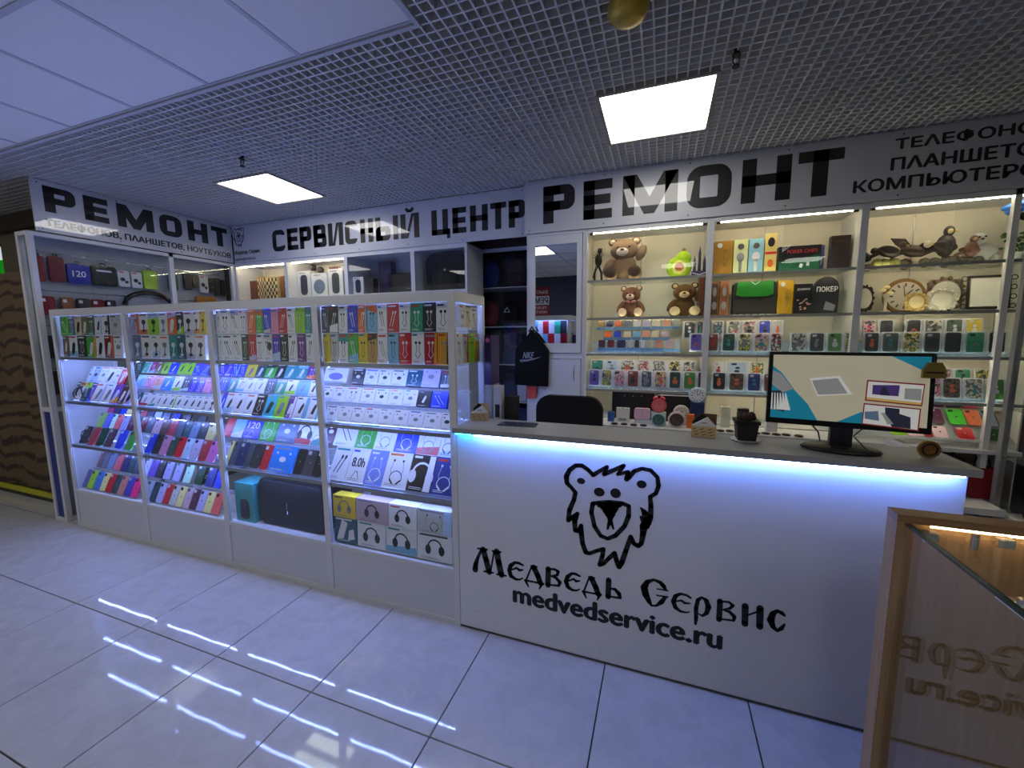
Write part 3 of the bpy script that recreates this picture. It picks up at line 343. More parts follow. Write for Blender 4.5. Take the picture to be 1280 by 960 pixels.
# base under the shop (not tiled, behind the counters)
struct(bx(-3.6, 3.6, .61, 2.55, -.013, -.001).build('trim_1', M('grey_linoleum', (120,120,124), .6)))
WALL = M('painted_wall_grey', (150,150,152), .8)
struct(bx(-9, 3.7, 2.55, 2.65, 0, 3.2).build('wall_back', WALL))
struct(bx(3.6, 3.7, -4.5, 2.55, 0, 3.2).build('wall_right', WALL))
struct(bx(-9.1, -9, -4.5, 2.55, 0, 3.2).build('wall_added_side', M('added_dark_wall', (96,98,106), .8)))  # unseen wall, added dark to keep bright reflections off the showcase glass
struct(bx(-3.4, 3.7, -4.6, -4.5, 0, 3.2).build('wall_rear', M('dark_blue_grey_wall', (70,76,92), .7)))
ceil = struct(bx(-9, 3.7, -4.5, 2.65, 3.2, 3.25).build('ceiling', M('dark_plenum', (72,72,76), .9)))
# coffered open-cell ceiling, built panel by panel
GR = M('grille_grey_metal', (200,200,202), .45)
LX1, LY1, LX2, LY2 = -2.53, .65, .591, .528     # lamp modules
def grille(x0, x1, y0, y1):
    mb = MB(); t = .0038; zb, zt = HC, HC+.038
    ph = .591 % .05; k0 = math.ceil((x0-ph)/.05-1e-6); xs = []
    k = k0
    while ph+.05*k < x1-1e-6: xs.append(ph+.05*k); k += 1
    ph = .528 % .05; k = math.ceil((y0-ph)/.05-1e-6); ys = []
    while ph+.05*k < y1-1e-6: ys.append(ph+.05*k); k += 1
    holes = [(LX1, LX1+.6, LY1, LY1+.6), (LX2, LX2+.6, LY2, LY2+.6)]
    def spans(a, b, c, axis):
        out = [(a, b)]
        for h in holes:
            p0, p1, q0, q1 = (h[0], h[1], h[2], h[3]) if axis == 0 else (h[2], h[3], h[0], h[1])
            if q0-.004 < c < q1+.004:
                n = []
                for s, e in out:
                    if e <= p0 or s >= p1: n.append((s, e)); continue
                    if s < p0: n.append((s, p0))
                    if e > p1: n.append((p1, e))
                out = n
        return out
    for x in xs:
        for s, e in spans(y0, y1, x, 1): mb.box(x-t, x+t, s, e, zb, zt)
    for y in ys:
        for s, e in spans(x0, x1, y, 0): mb.box(s, e, y-t, y+t, zb+.0004, zt)
    return mb
EY = -.248; EX = -.015
def grid_panels(x0, x1, y0, y1):
    xs = [x0]; 
    while xs[-1] < x1-.01: xs.append(min(xs[-1]+.6, x1))
    ys = [y0]
    while ys[-1] < y1-.01: ys.append(min(ys[-1]+.6, y1))
    for a, b in zip(xs, xs[1:]):
        for c, d in zip(ys, ys[1:]):
            mb = grille(a, b, c, d)
            if mb.v: mb.build('grille_panel', GR, ceil)
grid_panels(-6.3, 3.6, EY+.02, 2.53)
grid_panels(EX+.02, 3.6, -2.4, EY+.02)
# mineral tile ceiling at the left with its T-bars
AT = M('mineral_ceiling_tile', (216,213,212), .9, bump=.25, bscale=220); TB = M('ceiling_t_bar', (176,175,180), .5)
atile = bx(.012, .588, .012, .588, HC+.001, HC+.012).mesh('ceiling_tile', AT)
for i in range(0, 12):
    for j in range(0, 6):
        x = EX-.6*(i+1); y = EY-.6*(j+1)
        if (i, j) in ((1, 1), (4, 3), (7, 1)): continue
        inst(atile, 'ceiling_tile', ceil, (x, y, 0))
tb = MB()
for i in range(0, 13): tb.box(EX-.6*i-.012, EX-.6*i+.012, EY-3.6, EY, HC-.002, HC+.0009)
for j in range(0, 7): tb.box(EX-7.2, EX, EY-.6*j-.012, EY-.6*j+.012, HC-.0025, HC+.0005)
tb.build('t_bar_grid', TB, ceil)
MB().box(EX-7.2, EX+.02, EY, EY+.02, HC-.012, HC+.03).box(EX, EX+.02, -2.6, EY, HC-.012, HC+.03).build('edge_trim', TB, ceil)
# ================================================================== CEILING THINGS
LAMPM = M('lamp_diffuser', (255,252,244), emit=CEIL_LAMP)
def lamp(x, y, label, z=HC):
    r = empty('ceiling_lamp', label, 'ceiling lamp', (x, y, z), group='square ceiling light panels')
    f = MB(); w = .018
    f.box(.0, .6, 0, w, -.006, .03).box(0, .6, .6-w, .6, -.006, .03).box(0, w, w, .6-w, -.006, .03).box(.6-w, .6, w, .6-w, -.006, .03)
    f.build('frame', M('lamp_frame_grey', (150,148,142), .4), r)
    bx(w, .6-w, w, .6-w, .002, .012).build('diffuser', LAMPM, r); return r
lamp(LX1, LY1, 'square white ceiling light above the long centre sign, left of the two lit panels')
lamp(LX2, LY2, 'square white ceiling light in front of the right sign, right of the two lit panels')
for i, j in ((1, 1), (4, 3), (7, 1)): lamp(EX-.6*(i+1), EY-.6*(j+1), 'square light panel in the white tile ceiling above the hall, '+{1:'seen in the mirror',4:'added fill, middle of three',7:'added fill, farthest from mirror'}[i])  # mirror lamp is real; the other two are unseen, added to brighten the hall
for x, y, t in ((2.1,-2.6,'behind the oak case'), (.9,-3.6,'straight behind the viewer'), (2.9,-3.8,'in the right rear corner'), (-7.2,-2.6,'at the far left of the hall'), (-5.4,-3.9,'at the left rear of the hall')): lamp(x, y, 'unseen square fill light added level with the grille '+t)  # unseen fill lamps, added to raise the light on floor and ceiling
def detector(x, y, label):
    r = empty('sprinkler_head', label, 'sprinkler', (x, y, HC))
    MB().cyl(0, 0, -.012, .03, .012).cyl(0, 0, -.016, -.01, .02).build('body', BLK, r)
    MB().tube([(-.012,0,-.016),(-.014,0,-.04),(-.002,0,-.055)], .0035, 6).tube([(.012,0,-.016),(.014,0,-.04),(.002,0,-.055)], .0035, 6).build('frame_arms', BLK, r)
    MB().cyl(0, 0, -.062, -.056, .017, n=12).build('deflector', BLK, r)
detector(-1.86, .40, 'small black sprinkler head above the left ceiling light')
detector(1.238, .411, 'small black sprinkler head beside the right ceiling light')
r = empty('smoke_detector', 'round brass coloured fitting at the top edge of the grille ceiling', 'ceiling fitting', (.80, -.03, HC))
MB().lathe([(0,-.06),(.03,-.058),(.062,-.045),(.078,-.02),(.08,0),(.07,.004)]).build('dome', M('brass_dome', (190,160,60), .4, .5), r)
# ================================================================== SIGNS
def sign(label, loc, rot, L, z0, z1, th=.012):
    r = empty('shop_sign', label, 'sign', loc, rot, 'white sign boards over the shop')
    bx(0, L, 0, th, z0, z1).build('sign_board', PLEXI, r)
    sc = MB()
    n = max(3, int(L/.55))
    for k in range(n+1):
        x = .04+(L-.08)*k/n
        for z in (z0+.025, z1-.025): sc.ycyl(x, z, -.003, 0, .005, 8)
    sc.build('screws', DARK, r); return r
# right sign, faces the hall
s = sign('long white sign at right with three lines of small text beside its big word', (-.143, YR-.013, 0), (0,0,0), 3.74, 2.400, 2.812)
mb = glyph_word([('Р',.016,.277),('Е',.346,.569),('М',.647,1.04),('О',1.10,1.392),('Н',1.455,1.75),('Т',1.787,2.04)], 2.466, .292, .088, -.001, .072)
mb.v = [(x+.143, y, z) for x, y, z in mb.v]; mb.build('lettering', SIGNBLACK, s)
for txt, xa, xb, za, zb in (('ТЕΛЕФОНОВ', 2.297, 3.02, 2.697, 2.765), ('ПΛАНШЕТОВ', 2.285, 3.03, 2.577, 2.651), ('КОМПЬЮТЕРОВ', 2.10, 3.06, 2.462, 2.536)):
    text_mb(txt, xa+.143, xb+.143, za, zb, .05, -.001).build('small_lettering', SIGNBLACK, s)
# centre sign
s = sign('long white sign in the middle with a small bear logo at its left end', (-3.70, YL-.012, 0), (0,0,0), 3.545, 2.404, 2.812)
mb = glyph_word([('С',-3.092,-2.906),('Е',-2.876,-2.722),('Р',-2.699,-2.537),('В',-2.508,-2.338),('И',-2.312,-2.118),('С',-2.095,-1.943),('Н',-1.904,-1.748),('Ы',-1.717,-1.455),('Й',-1.427,-1.22),
                 ('Ц',-1.087,-.893),('Е',-.868,-.727),('Н',-.69,-.515),('Т',-.492,-.342),('Р',-.319,-.169)], 2.487, .225, .058, -.001, .05)
v_, f_ = mb.v, mb.f
for side in (0, 1):
    m2 = MB(); m2.v = [(x+3.70, y, z) for x, y, z in v_]; m2.f = [f for f in f_ if (v_[f[0]][0] > -1.15) == bool(side)]; m2.v = list(m2.v); keep = sorted({i for f in m2.f for i in f}); ix = {k: n for n, k in enumerate(keep)}; m2.v = [m2.v[k] for k in keep]; m2.f = [tuple(ix[i] for i in f) for f in m2.f]; m2.sm = [False]*len(m2.f); m2.build('lettering', SIGNBLACK, s)
def bear_logo(sx, ox, oz, y, cx, cz, parent):
    mb = MB()
    for st in BEAR_STROKES: mb.ribbon([(ox+(a-cx)*sx, oz+(b-cz)*sx, w*sx*1.42) for a, b, w in st], y)
    for a, b, rx, rz in BEAR_DOTS: mb.disc(ox+(a-cx)*sx, oz+(b-cz)*sx, rx*sx, rz*sx, y=y, n=20)
    return mb.build('bear_logo', BLACK, parent)
BCX = .772; BCZ = .72
bear_logo(.43, -3.60+3.70, 2.675, -.001, BCX, BCZ, s)
text_mb('Медведь Сервис', -3.69+3.70, -3.28+3.70, 2.487, 2.54, .04, -.001).build('small_lettering', SIGNBLACK, s)
text_mb('medvedservice.ru', -3.69+3.70, -3.37+3.70, 2.43, 2.462, .04, -.001).build('small_lettering', SIGNBLACK, s)
# left sign: faces +X, runs away from the viewer
s = sign('white sign at far left with one line of small text under its big word', (XW+.012+.029, .050, 0), (-.012,0,PI/2), 1.60, 2.409, 2.812)
mb = glyph_word([('Р',.118,.312),('Е',.363,.529),('М',.591,.877),('О',.927,1.129),('Н',1.183,1.385),('Т',1.425,1.602)], 2.57, .204, .066, -.001, .05)
mb.v = [(x-.05, y, z) for x, y, z in mb.v]; mb.build('lettering', SIGNBLACK, s)
text_mb('ТЕΛЕФОНОВ, ПΛАНШЕТОВ, НОУТБУКОВ', .058, 1.575, 2.45, 2.515, .05, -.001).build('small_lettering', SIGNBLACK, s)
# ================================================================== FRONT SHOWCASES
HS = 1.78; DS = .375
WHICH = ['first showcase from the left', 'second showcase from the left', 'third showcase from the left', 'showcase next to the counter']
XS = [(-3.574,-2.64), (-2.64,-1.76), (-1.76,-.884), (-.884,0)]
def led_run(x0, x1, y, z, seed, amp=.004):
    rnd = random.Random(seed); p = []; n = int((x1-x0)/.03); o = 0
    for k in range(n+1):
        o = .7*o+rnd.uniform(-amp, amp); p.append((x0+(x1-x0)*k/n, y+o+.003*math.sin(k*.55+seed), z+rnd.uniform(-.002, .002)))
    return MB().tube(p, .0032, 6)
for i, (a, b) in enumerate(XS):
    r = empty('glass_showcase', 'white framed glass counter showcase with lit shelves, '+WHICH[i], 'showcase', (a, 0, 0), group='glass showcases along the front')
    w = b-a; e = .021 if i in (1, 2) else .021
    la = .035 if i == 0 else .021; lb = .035 if i == 3 else .021
    for (x0, x1) in ((0, la), (w-lb, w)):
        for (y0, y1) in ((0, .022), (DS-.022, DS)):
            bx(x0, x1, y0, y1, 0, HS-.05).build('post', WHITE, r)
    f = MB(); f.box(0, w, 0, .022, HS-.05, HS).box(0, w, DS-.022, DS, HS-.05, HS).box(0, .022, .022, DS-.022, HS-.05, HS).box(w-.022, w, .022, DS-.022, HS-.05, HS)
    f.build('top_frame', WHITE, r)
    bx(.022, w-.022, .022, DS-.022, HS-.014, HS-.008).build('top_glass', GLASS, r)
    bx(la, w-lb, 0, .020, .295, .318).build('lower_rail', WHITE, r); bx(la, w-lb, 0, .020, 0, .028).build('floor_rail', WHITE, r)
    bx(la, w-lb, .006, .016, .028, .295).build('kick_panel', PANEL, r)
    bx(0.001, w-.001, .022, DS-.022, .304, .312).build('base_shelf', WHITE, r)
    bx(la, w-lb, DS-.012, DS-.004, .0, .304).build('back_board', WHITE, r)
    bx(la, w-lb, .009, .013, .318, HS-.05).build('front_glass', GLASS, r)
    if i == 0: bx(.004, .010, .024, DS-.024, .312, HS-.05).build('side_panel', PANEL, r)
    if i == 3: bx(w-.010, w-.005, .024, DS-.024, 1.10, HS-.05).build('side_glass', GLASS, r); bx(w-.010, w-.004, .024, DS-.024, .312, 1.10).build('side_panel', PANEL, r)
    zs = [1.40, 1.044, .686]
    for k, z in enumerate(zs):
        d1 = DS-.03
        bx(.012 if i == 0 else .002, w-(.012 if i == 3 else .002), .024, d1, z, z+.006).build('glass_shelf', SHELFG, r)
        MB().box(la+.001, w-lb-.001, .0145, .0235, z-.012, z+.009).build('shelf_edge', M('shelf_edge_metal', (150,155,165), .3, .7), r)
    for k, z in enumerate(zs+[HS-.03]):
        yy = .034 if k < 3 else .10
        led_run(la+.03, w-lb-.03, yy, z-.006, i*7+k, .0015).build('led_strip', LEDC, r)
        MB().box(la+.01, la+.028, yy-.01, yy+.01, z-.018, z-.003).build('led_clip', WHITE, r)
# backs of the showcases: open toward the staff, with slim middle uprights
# acrylic steps
def riser(x0, x1, z0, steps, label):
    r = empty('acrylic_step_stand', label, 'display stand', (x0, 0, z0), group='clear acrylic step stands in the showcases')
    w = x1-x0
    for (y, z) in steps:
        MB().box(0, w, y-.012, y-.009, .0005, z-z0-.004).box(0, w, y-.009, y+.03, z-z0-.007, z-z0-.004).box(0, w, y-.012, y-.009, z-z0-.004, z-z0+.004).build('step', ACRYL, r)
for (nm, z0, st) in (('upper', 1.05, [(.13,1.165),(.23,1.27)]), ('middle', .692, [(.14,.815),(.24,.915)]), ('bottom', .312, [(.14,.46)])):
    for i, (a, b) in enumerate(XS):
        s2 = st
        if nm == 'bottom' and i > 1: continue
        if nm == 'upper': s2 = [[(.14,1.19)], [(.13,1.165),(.23,1.272)], [(.13,1.185),(.23,1.275)], [(.13,1.155),(.24,1.25)]][i]
        if nm == 'middle' and i == 2: s2 = [(.18, .845)]
        if nm == 'middle' and i == 3: s2 = [(.19, .86)]
        riser(a+.03, b-.03, z0, s2, 'clear stepped acrylic stand on the %s shelf of the %s' % (nm, WHICH[i]))
# ================================================================== GOODS
COL = {'black':(20,20,24),'charcoal':(46,48,54),'slate':(70,82,98),'steel':(98,118,148),'darkteal':(32,70,76),'darkgreen':(26,70,48),'green':(60,170,50),'lime':(150,205,40),
 'olive':(120,116,60),'seagreen':(50,150,110),'teal':(40,140,140),'cyan':(50,180,200),'petrol':(30,88,110),'sky':(120,180,215),'azure':(35,130,225),'blue':(30,60,205),'indigo':(48,34,190),
 'navy':(28,32,84),'navyblue':(38,54,130),'periwinkle':(112,134,215),'lilac':(186,178,216),'lavender':(176,176,222),'violet':(104,78,180),'purple':(98,40,130),'plum':(78,30,62),'magenta':(180,40,110),
 'orchid':(205,110,190),'pink':(220,140,180),'palepink':(225,190,205),'hotpink':(240,40,130),'salmon':(236,150,130),'coral':(226,92,92),'red':(190,28,40),'crimson':(170,20,50),'darkred':(110,18,32),
 'orange':(222,104,36),'amber':(214,150,30),'yellow':(218,190,40),'paleyellow':(226,216,140),'gold':(190,150,80),'brown':(84,52,44),'taupe':(112,100,84),'beige':(206,192,166),'palegrey':(190,192,190),
 'white':(226,227,232),'paleblue':(176,200,228),'mint':(180,222,196),'greygreen':(70,92,76),'mauve':(186,164,178),'cream':(226,214,186),'peach':(232,160,128),'rust':(126,56,38),'leafgreen':(70,140,40)}
NAMES = {'darkteal':'dark teal','darkgreen':'dark green','seagreen':'sea green','navyblue':'navy blue','palepink':'pale pink','hotpink':'hot pink','darkred':'dark red','paleyellow':'pale yellow',
 'palegrey':'pale grey','paleblue':'pale blue','greygreen':'grey green','leafgreen':'leaf green','pinkmulti':'pink patterned','steelmulti':'blue grey patterned','greymulti':'grey patterned','rosemulti':'rose patterned',
 'yellowmulti':'yellow patterned','redmulti':'red patterned','palemulti':'pale patterned','brownspeck':'brown speckled','pinkyellow':'pink and yellow','multi':'green and yellow'}
SPK = {'pinkmulti':[(230,170,190),(200,90,140),(240,225,215),(60,50,60)],'steelmulti':[(80,96,120),(40,46,60),(150,160,180)],'greymulti':[(110,116,112),(50,56,54),(170,176,170),(210,200,180)],
 'rosemulti':[(200,120,130),(120,50,60),(225,190,190)],'yellowmulti':[(214,186,60),(80,120,50),(40,40,36),(230,220,160)],'redmulti':[(190,60,50),(60,40,40),(220,200,170)],'palemulti':[(220,216,206),(180,120,120),(120,130,120)],
 'brownspeck':[(60,44,40),(120,90,70),(34,28,30)],'pinkyellow':[(214,150,190),(220,200,90),(120,90,150)],'multi':[(80,150,60),(200,180,50),(60,60,90)],'yellowm':[(214,186,60),(80,120,50)]}
def gm(c):
    if c in SPK: return speck_mat('print_'+c, SPK[c])
    return M('glossy_'+c, COL[c], .3)
ORD = ['first','second','third','fourth','fifth','sixth','seventh','eighth','ninth','tenth','eleventh','twelfth','thirteenth']
NOUN = {'cab':'cable box','usb':'adapter box','chg':'charger box','bud':'earphone box','tws':'wireless earbud box','hold':'phone holder box','nb':'neckband earphone box','hp':'headphone box','tree':'cable box with a tree picture','gad':'gadget box','mouse':'computer mouse box'}
INK = {'d': M('ink_dark', (28,30,36), .4), 'w': M('ink_white', (225,226,230), .4), 'g': M('ink_grey', (128,132,140), .4), 'r': M('ink_red', (200,36,36), .4), 'b': M('ink_blue', (40,80,190), .4), 'o': M('ink_orange', (220,100,40), .4), 't': M('ink_teal', (30,140,140), .4)}
def lum(c): r, g, b = COL.get(c, (150,150,150)); return .3*r+.59*g+.11*b
def picture(kind, w, h, rnd):
    mb = MB(); y = -.0006; s = min(w, h*.6)
    A = lambda x, z: (x*w, z*h)
    if kind == 'cab' or kind == 'tree':
        dx = rnd.choice((-.16, .12, .2))
        for o in (-.12, .1):
            mb.ribbon([(w*(o-dx), h*.72), (w*(o+dx), h*.22)], y, s*.05); mb.ribbon([(w*(o-dx), h*.74), (w*(o-dx*.7), h*.64)], y, s*.12, False)
        if kind == 'tree':
            mb.disc(w*.2, h*.55, w*.28, h*.16, y=y-.0001)
    elif kind == 'usb': mb.ribbon([(w*-.08, h*.25), (w*.08, h*.62)], y, s*.26, False); mb.ribbon([(w*.08, h*.62), (w*.11, h*.70)], y, s*.14, False)
    elif kind == 'chg': mb.ribbon([(-w*.05, h*.25), (w*.08, h*.58)], y, s*.4); mb.ribbon([(-w*.12, h*.2), (-w*.25, h*.12)], y, s*.06)
    elif kind == 'bud':
        for o in (-.15, .15): mb.disc(w*o, h*.68, s*.10, y=y); mb.ribbon([(w*o, h*.66), (w*o*.6, h*.45), (w*o*1.3, h*.3), (0, h*.18)], y, s*.035)
    elif kind == 'tws':
        mb.disc(0, h*.48, s*.27, s*.18, y=y)
        for o in (-.28, .26): mb.disc(w*o, h*.72, s*.08, y=y)
    elif kind == 'hold': mb.ribbon([(0, h*.2), (w*.05, h*.5)], y, s*.12); mb.disc(w*.02, h*.58, s*.25, s*.2, y=y); mb.disc(0, h*.18, s*.2, s*.1, y=y)
    elif kind == 'nb':
        mb.ring(0, h*.28, s*.30, s*.34, y, 16, -.5, PI+.5); mb.ribbon([(-s*.28, h*.22), (-s*.12, h*.12)], y, s*.08); mb.ribbon([(s*.28, h*.22), (s*.1, h*.12)], y, s*.08)
        for o in (-.2, .18): mb.ribbon([(w*o, h*.75), (w*o*1.4, h*.5), (w*o*1.1, h*.38)], y, s*.02); mb.disc(w*o, h*.76, s*.06, y=y)
    elif kind == 'hp':
        q = rnd.uniform(-.08, .08); mb.ring(0, h*.5, h*.24, h*.30, y, 18, -.1, PI+.1)
        for o in (-1, 1): mb.disc(o*h*.27, h*.40, h*.12, h*.18, y=y)
    elif kind == 'mouse': mb.disc(0, h*.45, w*.3, h*.24, y=y, n=24)
    elif kind == 'gad': mb.flat([(-w*.4,h*.1),(-w*.1,h*.15),(w*.1,h*.8),(-w*.15,h*.9)], y); mb.flat([(w*.1,h*.1),(w*.4,h*.2),(w*.35,h*.6),(w*.15,h*.5)], y)
    elif kind.startswith('t:'):
        mb = text_mb(kind[2:], -w*.36, w*.36, h*.45, h*.72, .03, y)
        mb.ribbon([(-w*.2, h*.12), (-w*.05, h*.32), (w*.05, h*.32), (w*.2, h*.12)], y, s*.03)
    return mb
def retail_box(x0, x1, Y, Z, L, ang, th, col, kind, label, group, rnd):
    w = x1-x0; a = math.radians(90-ang)
    mb = MB(); h = w/2
    mb.box(-h, h, 0, th, 0, L)
    o = mb.build('retail_box', gm(col), None, ((x0+x1)/2, Y, Z+th*math.sin(a)), (-a, 0, 0)); tag(o, label, 'box', group)
    light = lum(col) > 140
    if rnd.random() < .45 and kind not in ('tws','gad','mouse') and not kind.startswith('t:'):
        q = rnd.random(); ap = MB()
        if q < .4: ap.flat([(-h*.98, L*.02), (h*.98, L*.02), (h*.98, L*rnd.uniform(.18,.4)), (-h*.98, L*rnd.uniform(.12,.3))], -.0003)
        elif q < .7: ap.flat([(-h*.98, L*.98), (h*.98, L*.98), (h*.98, L*rnd.uniform(.68,.84)), (-h*.98, L*rnd.uniform(.7,.86))], -.0003)
        else: ap.flat([(h*.98, L*.02), (h*.98, L*.98), (h*rnd.uniform(.4,.7), L*.98), (h*rnd.uniform(.3,.6), L*.02)], -.0003)
        ap.build('colour_panel', gm(rnd.choice(['sky','lime','orange','palegrey','lilac','teal','amber','red','white','black','paleblue'])), o)
    ik = 'd' if light else 'w'
    if light and rnd.random() < .25: ik = 'g'
    if kind == 'tws' and light: ik = rnd.choice(['g', 'g', 'd'])
    pic = picture(kind, w, L, rnd)
    if pic.v: pic.build('printed_picture', INK[ik] if kind != 'mouse' else M('ink_lilac', (110,108,170), .4), o)
    hd = MB(); hw = rnd.uniform(.3, .8)*w; z = L*rnd.uniform(.86, .9)
    hd.flat([(-h*.85, z), (-h*.85+hw, z), (-h*.85+hw, z+L*.06), (-h*.85, z+L*.06)], -.0006)
    hd.build('brand_band', INK[rnd.choice(['r','b','d','o','t','g'] if light else ['w','w','r','g'])], o)
    tx = MB()
    for k in range(2): tx.flat([(-h*.8, L*(.06+.04*k)), (h*rnd.uniform(-.1, .8), L*(.06+.04*k)), (h*.1, L*(.075+.04*k)), (-h*.8, L*(.075+.04*k))], -.0006)
    tx.build('small_print', INK['g' if light else 'w'], o)
    return o
def rounded(w, z0, z1, r, n=4):
    pts = []
    for cx, cz, a0 in ((w/2-r, z1-r, 0), (-w/2+r, z1-r, 90), (-w/2+r, z0+r, 180), (w/2-r, z0+r, 270)):
        for k in range(n+1):
            a = math.radians(a0+90*k/n); pts.append((cx+r*math.cos(a), cz+r*math.sin(a)))
    return pts
CLEARB = glass_mat('clear_blister', (.97,.98,1.), 1.0, .06, haze=.02)
def phone_case(x0, x1, Y, Z, L, ang, th, col, label, group, rnd, film=True):
    w = min(x1-x0, .086); L = L-.004; a = math.radians(90-ang)
    mb = MB().prism(rounded(w-.004, 0, L, .011), 0, .009)
    o = mb.build('phone_case', gm(col), None, ((x0+x1)/2, Y, Z+.012*math.sin(a)), (-a, 0, 0)); tag(o, label, 'phone case', group)
    dark = lum(col) < 90
    cm = MB().prism([(px-w*.24, pz) for px, pz in rounded(w*.3, L*.80, L*.95, .006)], -.0022, .0)
    cm.build('camera_cutout', M('case_light_trim', (186,188,196), .3) if (dark and rnd.random() < .6) else BLK, o)
    MB().disc(0, L*.5, w*.07, y=-.0006).build('round_emblem', INK['d'] if not dark else INK['g'], o)
    if film and rnd.random() < .3:
        MB().box(-w/2-.002, w/2+.002, -.0045, -.004, .0, L+.006).build('clear_sleeve', CLEARB, o)
    return o
def blister_case(x0, x1, Y, Z, L, ang, th, col, label, group, rnd):
    w = x1-x0; a = math.radians(90-ang)
    o = MB().prism(rounded(w, 0, L, .008), .010, .013).build('phone_case_pack', M('blister_card', (206,212,220), .3), None, ((x0+x1)/2, Y, Z+.002), (-a, 0, 0)); tag(o, label, 'phone case', group)
    MB().prism(rounded(w*.74, L*.09, L*.95, .011), 0, .009).build('phone_case', gm(col), o)
    MB().prism([(px-w*.16, pz) for px, pz in rounded(w*.24, L*.78, L*.90, .005)], -.002, 0).build('camera_cutout', BLK if rnd.random() < .5 else M('case_light_trim', (186,188,196), .3), o)
    pm = MB(); k = rnd.random()
    base = INK[rnd.choice(['w','r','d','g','o','t'])]
    if k < .7: pm.disc(w*rnd.uniform(-.05,.05), L*.42, w*rnd.uniform(.1,.2), L*rnd.uniform(.08,.16), y=-.0006); pm.disc(0, L*.62, w*.11, L*.07, y=-.0007)
    else: pm.ribbon([(-w*.2,L*.3),(0,L*.5),(w*.2,L*.35)], -.0006, w*.07)
    pm.build('printed_picture', base, o)
    MB().box(-w*.46, w*.46, -.006, -.0055, .004, L-.004).build('clear_blister', CLEARB, o)
    return o
def mini_box(x0, x1, Y, Z, L, col, label, group):
    w = x1-x0
    o = bx(-w/2, w/2, 0, .03, 0, L*.30).build('earbud_case_pack', M('pack_blue', (90,130,180), .3), None, ((x0+x1)/2, Y, Z)); tag(o, label, 'earbud case', group)
    MB().prism(rounded(w*.78, L*.34, L*.98, .012), .002, .026).build('earbud_case', gm(col), o)
    MB().box(-w*.47, w*.47, -.002, -.0014, L*.32, L).build('clear_blister', CLEARB, o)
SHELF = {'A':0,'B':1,'C':2,'D':3}
counts = {}
for (shelf, tier, Y, Z, L, ang, th, kd, items) in ROWS:
    sec, lev = shelf.split(' ', 1)
    rnd = random.Random(hash((len(items), int(Y*1000), int(Z*1000))) % 99991)
    wall = sec.startswith('R')
    if wall: where = '%s shelf, %s wall cabinet' % ({'upper':'upper case','lower':'lower case','bottom':'lowest'}[lev], {'R1':'left','R2':'middle','R3':'right'}[sec]); tn = tier+' row'
    else:
        where = '%s shelf, %s' % (lev, ['leftmost showcase','second showcase','third showcase','counter-side showcase'][SHELF[sec]]); tn = tier+' row'
    for n, (x0, x1, col, k, fl) in enumerate(items):
        cn = NAMES.get(col, col); od = ORD[n]
        if kd == 'case' and k == 'c':
            phone_case(x0, x1, Y, Z, L, ang, th, col, '%s phone case, %s in %s, %s' % (cn, od, tn, where), 'plain phone cases in the %s' % ('wall cabinet' if wall else 'showcases'), rnd)
        elif kd == 'blister':
            blister_case(x0, x1, Y, Z, L, ang, th, col, '%s packed phone case, %s in %s, %s' % (cn, od, tn, where), 'packed phone cases in the wall cabinets', rnd)
        elif kd == 'mini':
            mini_box(x0, x1, Y, Z, L*1.3, col, '%s earbud case pack, %s in %s, left wall cabinet' % (cn, od, tn), 'small earbud case packs in the wall cabinet')
        else:
            nn = 'box printed %s' % k[2:] if k.startswith('t:') else NOUN.get(k, 'box')
            LL = L*fl
            retail_box(x0, x1, Y, Z, LL, ang, th, col, k, '%s %s, %s in %s, %s' % (cn, nn, od, tn, where), 'boxed phone accessories in the showcases', rnd)
# stock hung on hooks near the ceiling rows stands on clear rails
for i, (a, b) in enumerate(XS):
    r = empty('hanging_rail', 'thin clear rail under the top row of boxes, '+WHICH[i], 'rail', (a, 0, 0))
    bx(.036, b-a-.036, .024, .05, 1.5735, 1.5765).build('rail', ACRYL, r)
# boxes on the end pane of the last showcase
endl = [('white',1.41,'cab'),('palegrey',1.41,'cab'),('lime',1.41,'bud'),('yellow',1.41,'bud'),('white',1.60,'tws'),('cream',1.60,'cab'),('white',1.59,'cab')]
for n, (c, z, k) in enumerate(endl):
    y0 = .05+.072*(n % 4) + (.04 if n > 3 else 0); rnd = random.Random(n)
    o = retail_box(0, .066, 0, 0, .16 if z < 1.5 else .12, 90, .018, c, k, '%s %s behind the end pane over the counter, %s in its row' % (NAMES.get(c, c), NOUN[k], ORD[n % 4]), 'boxes behind the end pane', rnd)
    o.location = (-.014, y0+.033, z); o.rotation_euler = (0, 0, PI/2)
r = empty('glass_shelf', 'small glass shelf carrying the top boxes behind the end pane over the counter', 'shelf', (0,0,0))
bx(-.06, -.012, .06, DS-.03, 1.577, 1.582).build('shelf', SHELFG, r)
# other stock in the bottom of showcases 3
r = empty('speaker_box', 'teal green box with a dark speaker picture, bottom of third showcase', 'box', (-1.73, .05, .3125), (0,0,0))
bx(0, .17, 0, .24, 0, .27).build('carton', M('teal_carton', (58,150,150), .35, mottle=.4, mscale=9), r)
MB().prism(rounded(.085, .02, .16, .03), -.0015, -.0003).build('printed_speaker', M('ink_speaker', (30,36,48), .4), r, (.085, 0, 0))
r = empty('party_speaker', 'large black portable loudspeaker lying in the third showcase', 'speaker', (-1.54, .055, .3125))
mb = MB(); pr = rounded(.585, 0, .315, .06, 6)
mb.prism(pr, .03, .25); mb.build('cabinet', M('speaker_body', (12,12,16), .4), r, (.285, 0, 0))
MB().prism([(x*.93, .008+z*.94) for x, z in pr], .012, .03).build('grille', M('speaker_grille', (15,16,24), .5, bump=.6, bscale=500), r, (.285, 0, 0))
